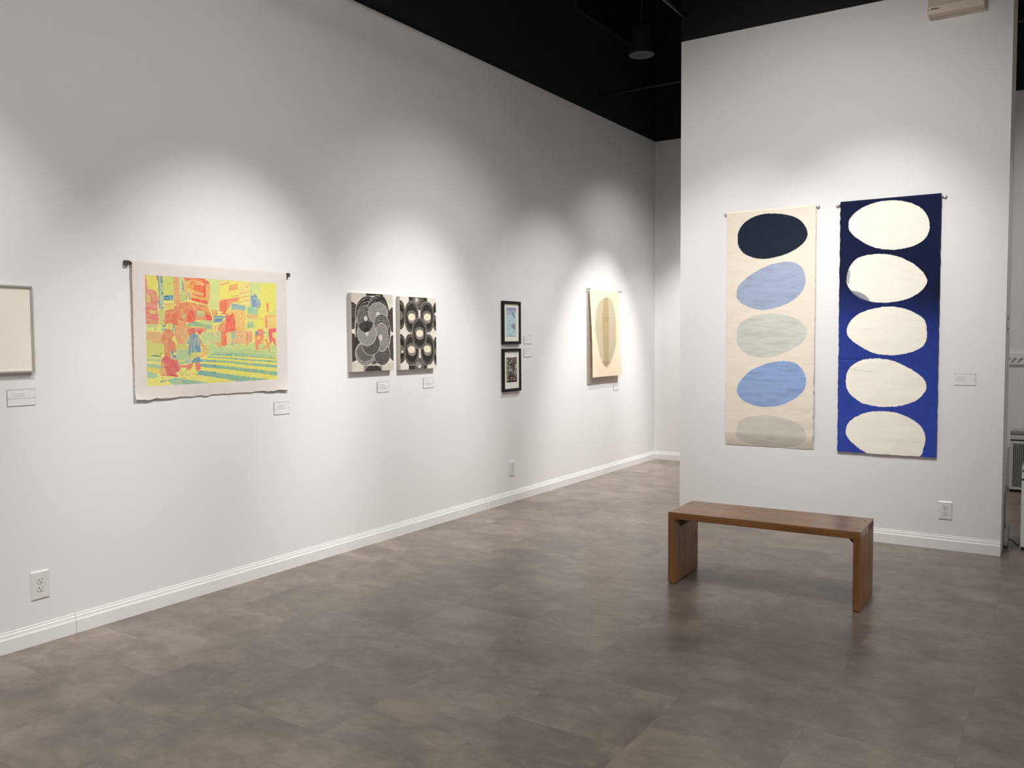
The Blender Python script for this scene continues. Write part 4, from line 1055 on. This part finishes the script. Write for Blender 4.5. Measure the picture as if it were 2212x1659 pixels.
# ------------------------------------------------------------------ high on the walls
t = empty('wall_box', (3.4505, YP, 3.56), 0, 'beige plastic box mounted high on the partition at the top edge', 'box')
w = 0.1665
MB().box(-w, w, -0.085, 0, 0.0, 0.055, 0.006, 3).build('lower_cover', M_BEIGE2, t)
MB().prism([(-0.08, 0.055), (0, 0.055), (0, 0.34), (-0.055, 0.34), (-0.08, 0.30)], 'x', -w + 0.004, w - 0.004).build('body', M_BEIGE, t)
b = MB(); rnd = random.Random(4); x = -w + 0.022
while x < -w + 0.068:
    b.box(x, x + 0.0045, -0.0858, -0.085, 0.028, 0.036 + rnd.choice((0, 0.003))); x += 0.0062
b.box(-w + 0.003, -w + 0.008, -0.0858, -0.085, 0.026, 0.034)
b.build('printed_mark', M_DARK, t)
MB().lathe([(0.004, 0), (0.004, -0.002)], 12, (w - 0.006, -0.083, 0.03), axis='y').build('screw', M_DARK, t)

t = empty('pendant_speaker', (0.862, 7.14, 3.975), 0, 'black cone shaped pendant hanging from the black ceiling with a round grey grille', 'speaker')
MB().lathe([(0.108, 0.0), (0.112, 0.006), (0.110, 0.02), (0.098, 0.12), (0.080, 0.22), (0.072, 0.25), (0.03, 0.262), (0.012, 0.27)], 48).build('housing', M_BLACK, t)
MB().lathe([(0.111, -0.006), (0.113, 0.001), (0.1085, 0.0015), (0.106, -0.004)], 48).build('rim', M_PIPE, t)
MB().lathe([(0.1065, -0.001), (0.1065, -0.003), (0.06, -0.006), (0.004, -0.007)], 48).build('grille', M_GRILLE, t)
MB().tube([(0, 0, 0.265), (0.004, 0, 0.6), (0, 0, ROOF - 3.975)], 0.006, 8).build('cable', M_PIPE, t)

t = empty('ceiling_vent', (0, 8.3, 4.65), LEFT, 'dark louvred return air grille on the black upper left wall', 'vent')
w2 = 0.87
mitred = MB()
mitred.box(-w2, w2, -0.03, 0, 0, 0.03); mitred.box(-w2, w2, -0.03, 0, 0.72, 0.75)
mitred.box(-w2, -w2 + 0.03, -0.03, 0, 0.03, 0.72); mitred.box(w2 - 0.03, w2, -0.03, 0, 0.03, 0.72)
mitred.box(-0.13, -0.115, -0.03, 0, 0.03, 0.72)
mitred.build('frame', M_PIPE, t)
b = MB()
for k in range(26):
    z = 0.04 + k*0.026
    b.prism([(-0.026, z), (-0.022, z + 0.002), (-0.004, z + 0.018), (-0.008, z + 0.016)], 'x', -w2 + 0.03, w2 - 0.03)
b.build('louvres', mat('dark_louvre', (0.085, 0.075, 0.065, 1), 0.6, 0.3), t)

o = MB().tube([(PX0 + 0.024, -1.0, 3.94), (PX0 + 0.024, YP, 3.94)], 0.017, 14).build('ceiling_conduit', M_PIPE)
tag(o, 'dark pipe overhead running into the black top of the partition', 'pipe')
o = MB().tube([(0, 8.0, 3.949), (5.0, 8.0, 3.944)], 0.013, 12).build('ceiling_conduit', M_PIPE)
tag(o, 'thin dark pipe crossing behind the partition from the left wall', 'pipe')

# ------------------------------------------------------------------ right edge: jamb plate, plug, purifiers, peg rail
t = empty('wall_plate', (PX1, 6.63, 1.528), LEFT, 'small steel plate on the narrow end face of the partition', 'plate')
MB().box(-0.115, 0.115, -0.003, 0, -0.06, 0.06, 0.001).build('plate', M_STEEL, t)
for z in (-0.035, 0.035):
    MB().box(-0.07, 0.0, -0.0036, -0.0025, z - 0.01, z + 0.01).build('slot', M_DARK, t)

t = empty('plug_adapter', (PX1, 6.72, 0.074), LEFT, 'white rounded plug low on the end face of the partition', 'plug')
MB().box(-0.075, 0.075, -0.028, 0, -0.06, 0.06, 0.011, 4).build('body', M_PLATE, t)
MB().box(-0.03, 0.03, -0.0305, -0.027, -0.03, 0.02, 0.001).build('socket_face', M_TRIM, t)

o = MB().tube([(PX1 + 0.027, 6.70, 0.05), (PX1 + 0.045, 6.70, 0.052), (PX1 + 0.06, 6.69, 0.044), (PX1 + 0.075, 6.69, 0.026), (PX1 + 0.088, 6.69, 0.014), (PX1 + 0.0985, 6.70, 0.03)], 0.0035, 8).build('power_cord', M_BLKPL)
tag(o, 'black power cord from the white plug to the nearer air purifier', 'cord')

def perforated(w, h, name):
    """panel of small round holes, drawn as dark dots pressed into a grey plate"""
    m, nt, b = nmat(name)
    L = nt.links
    tc = N(nt, 'ShaderNodeTexCoord')
    sp = N(nt, 'ShaderNodeSeparateXYZ'); L.new(tc.outputs['Object'], sp.inputs[0])
    def M(op, a, c=None):
        n = N(nt, 'ShaderNodeMath', operation=op)
        for i, q in enumerate((a, c)):
            if q is None: continue
            if isinstance(q, (int, float)): n.inputs[i].default_value = q
            else: L.new(q, n.inputs[i])
        return n.outputs[0]
    u = M('DIVIDE', sp.outputs['X'], 0.0155)
    odd = M('FLOORED_MODULO', M('FLOOR', u), 2.0)
    v = M('ADD', M('DIVIDE', sp.outputs['Z'], 0.0165), M('MULTIPLY', odd, 0.5))
    fu, fv = M('SUBTRACT', M('FRACT', u), 0.5), M('SUBTRACT', M('FRACT', v), 0.5)
    d = M('SQRT', M('ADD', M('MULTIPLY', fu, fu), M('MULTIPLY', fv, fv)))
    hole = M('LESS_THAN', d, 0.36)
    mx = N(nt, 'ShaderNodeMix', data_type='RGBA'); L.new(hole, mx.inputs[0])
    mx.inputs[6].default_value = (0.36, 0.35, 0.335, 1); mx.inputs[7].default_value = (0.012, 0.012, 0.012, 1)
    L.new(mx.outputs[2], b.inputs['Base Color']); b.inputs['Roughness'].default_value = 0.5
    return m
M_PERF = perforated(0, 0, 'perforated_grey_panel')

def purifier(x, y, rz, label):
    t = empty('air_purifier', (x, y, 0), rz, label, 'air purifier', 'white floor air purifiers beyond the partition')
    w, d, h = 0.36, 0.24, 0.568
    MB().box(-w/2 + 0.006, w/2 - 0.006, -d/2 + 0.006, d/2 - 0.006, 0, 0.022, 0.004).build('base', M_BLKPL, t)
    MB().box(-w/2, w/2, -d/2, d/2, 0.022, 0.476, 0.008, 3).build('body', M_PURI, t)
    MB().box(-w/2 + 0.003, w/2 - 0.003, -d/2 + 0.003, d/2 - 0.003, 0.476, 0.487).build('shadow_gap', M_BLKPL, t)
    MB().box(-w/2, w/2, -d/2, d/2, 0.487, 0.532, 0.004).build('upper_band', M_PURI, t)
    MB().box(-w/2 + 0.003, w/2 - 0.003, -d/2 + 0.003, d/2 - 0.003, 0.532, 0.540).build('shadow_gap', M_BLKPL, t)
    MB().prism([(-w/2, 0.540), (w/2, 0.540), (w/2, 0.552), (w/2 - 0.018, h), (-w/2 + 0.018, h), (-w/2, 0.552)], 'y', -d/2, d/2).build('control_top', M_PURI2, t)
    MB().box(-w/2 + 0.028, w/2 - 0.028, -d/2 - 0.0015, -d/2 + 0.002, 0.052, 0.452).build('grille', M_PERF, t)
    b = MB(); x0 = 0.0
    for k in range(6): b.box(-0.045 + k*0.015, -0.035 + k*0.015, -d/2 - 0.0008, -d/2 + 0.001, 0.504, 0.512)
    b.build('printed_mark', M_PURI2, t)
    return t
purifier(3.867, 9.21, 0.0, 'white air purifier with a dotted front grille by the back wall')
purifier(3.995, 6.80, -PI/2 - 0.0, 'nearer white air purifier at the right edge seen from its plain side')

t = empty('peg_rail', (4.0, YB, 1.228), 0, 'white peg rail on the back wall above the air purifiers', 'peg rail')
MB().box(-0.6, 0.6, -0.02, 0, -0.055, 0.055, 0.002).build('board', M_WALL, t)
for k in range(9):
    MB().lathe([(0.013, 0), (0.013, -0.002), (0.008, -0.004), (0.007, -0.012), (0.011, -0.015), (0.011, -0.02), (0.006, -0.023)], 14, (-0.35 + k*0.052, -0.02, 0.0), axis='y').build('peg', M_ALU, t)

# ------------------------------------------------------------------ light
def spot(loc, target, power, size=60, blend=0.8, r=0.04, col=(1.0, 0.98, 0.962)):
    d = bpy.data.lights.new('track_or_fill_light', 'SPOT')  # serves both the artwork track heads and the added, unseen fill lamps
    d.energy = power; d.spot_size = math.radians(size); d.spot_blend = blend; d.shadow_soft_size = r; d.color = col
    o = bpy.data.objects.new('track_or_fill_light', d); C.objects.link(o)
    o.location = loc
    o.rotation_euler = (Vector(target) - Vector(loc)).to_track_quat('-Z', 'Y').to_euler()
    return o
spot((1.9, 1.5, 4.0), (0, 1.5, 0.85), 210.6, 52, 0.9)
spot((2.3, 3.5, 4.0), (0, 3.2, 0.9), 429.5, 44, 0.95)
spot((2.3, 5.2, 4.0), (0, 4.85, 0.75), 389.9, 42, 0.9)
spot((1.9, 8.2, 3.85), (0, 8.0, 0.6), 502.4, 46, 0.8)
spot((1.2, 7.6, 3.85), (0.6, 9.42, 0.9), 300.0, 46, 0.8)  # unseen fill lamp added for the far corner and back wall
spot((2.2, 5.2, 4.2), (0, 5.2, 0.0), 176.6, 76, 1.0)  # added wash to lift the lower left wall, no lamp seen
spot((1.2, 6.9, 3.8), (0.5, 6.9, 0), 196.0, 76, 1.0)  # added fill over the back passage floor
spot((4.6, -1.2, 4.3), (0, 2.0, 3.3), 409.5, 70, 1.0)  # unseen fill added for the upper left wall
spot((1.9, 4.3, 4.0), (2.1, 6.395, 1.35), 215.6, 46, 1.0)
spot((3.0, 4.3, 4.0), (2.95, 6.395, 1.5), 241.6, 46, 1.0)
spot((3.0, 3.4, 4.2), (2.5, 6.395, 1.4), 254.0, 86, 1.0)  # wide wash added to brighten the whole partition
spot((6.0, 7.6, 4.0), (5.0, 9.4, 1.3), 272.1, 100, 1.0)  # added fill for the far wall right of the partition
spot((3.8, -1.6, 4.4), (3.6, -1.4, 0), 1268.0, 120, 1.0)  # general fill added behind the camera for bounce
spot((6.6, 4.2, 4.2), (3.3, 4.9, 0.25), 190.0, 32, 1.0)  # fill added to brighten the right side of the bench
spot((2.6, 3.2, 4.2), (0, 3.2, 0.6), 60.3, 100, 1.0)  # added wide flood, evens out the nearer left wall
spot((2.6, 5.2, 4.2), (0, 5.2, 0.6), 20.5, 100, 1.0)  # added wide flood, evens out the farther left wall
spot((1.3, 8.0, 3.8), (0.6, 8.6, 0), 94.3, 110, 1.0)  # wide fill added for the floor of the back corner
spot((6.4, 1.0, 4.4), (6.6, 1.0, 0), 626.6, 120, 1.0)  # general fill added in the unseen right part of the gallery
spot((5.6, 6.3, 4.0), (3.8, 6.65, 1.4), 75.0, 44, 1.0)  # fill added to brighten the end face of the partition

w = bpy.data.worlds.new('gallery_dark'); bpy.context.scene.world = w
w.use_nodes = True
w.node_tree.nodes['Background'].inputs[0].default_value = (0.02, 0.02, 0.022, 1)
w.node_tree.nodes['Background'].inputs[1].default_value = 0.3

# ------------------------------------------------------------------ camera
cd = bpy.data.cameras.new('camera'); cam = bpy.data.objects.new('camera', cd); C.objects.link(cam)
yaw, pitch, roll, xc, f = 0.577056, -0.053398, -0.006365, 4.10759, 1840.165
fw = Vector((-math.sin(yaw)*math.cos(pitch), math.cos(yaw)*math.cos(pitch), math.sin(pitch)))
rt = fw.cross(Vector((0, 0, 1))).normalized(); up = rt.cross(fw)
r2 = rt*math.cos(roll) + up*math.sin(roll); u2 = -rt*math.sin(roll) + up*math.cos(roll)
cam.matrix_world = Matrix(((r2.x, u2.x, -fw.x, xc), (r2.y, u2.y, -fw.y, 0), (r2.z, u2.z, -fw.z, 1.45), (0, 0, 0, 1)))
cd.sensor_fit = 'HORIZONTAL'; cd.sensor_width = 36.0; cd.lens = f / 2212.0 * 36.0
cd.clip_start = 0.05; cd.clip_end = 60
sc = bpy.context.scene
sc.camera = cam
sc.view_settings.view_transform = 'Standard'; sc.view_settings.look = 'None'
sc.view_settings.gamma = 1.0; sc.view_settings.exposure = 0.0
sc.view_settings.use_curve_mapping = False
sc.cycles.max_bounces = 8; sc.cycles.diffuse_bounces = 4
sc.cycles.use_denoising = True
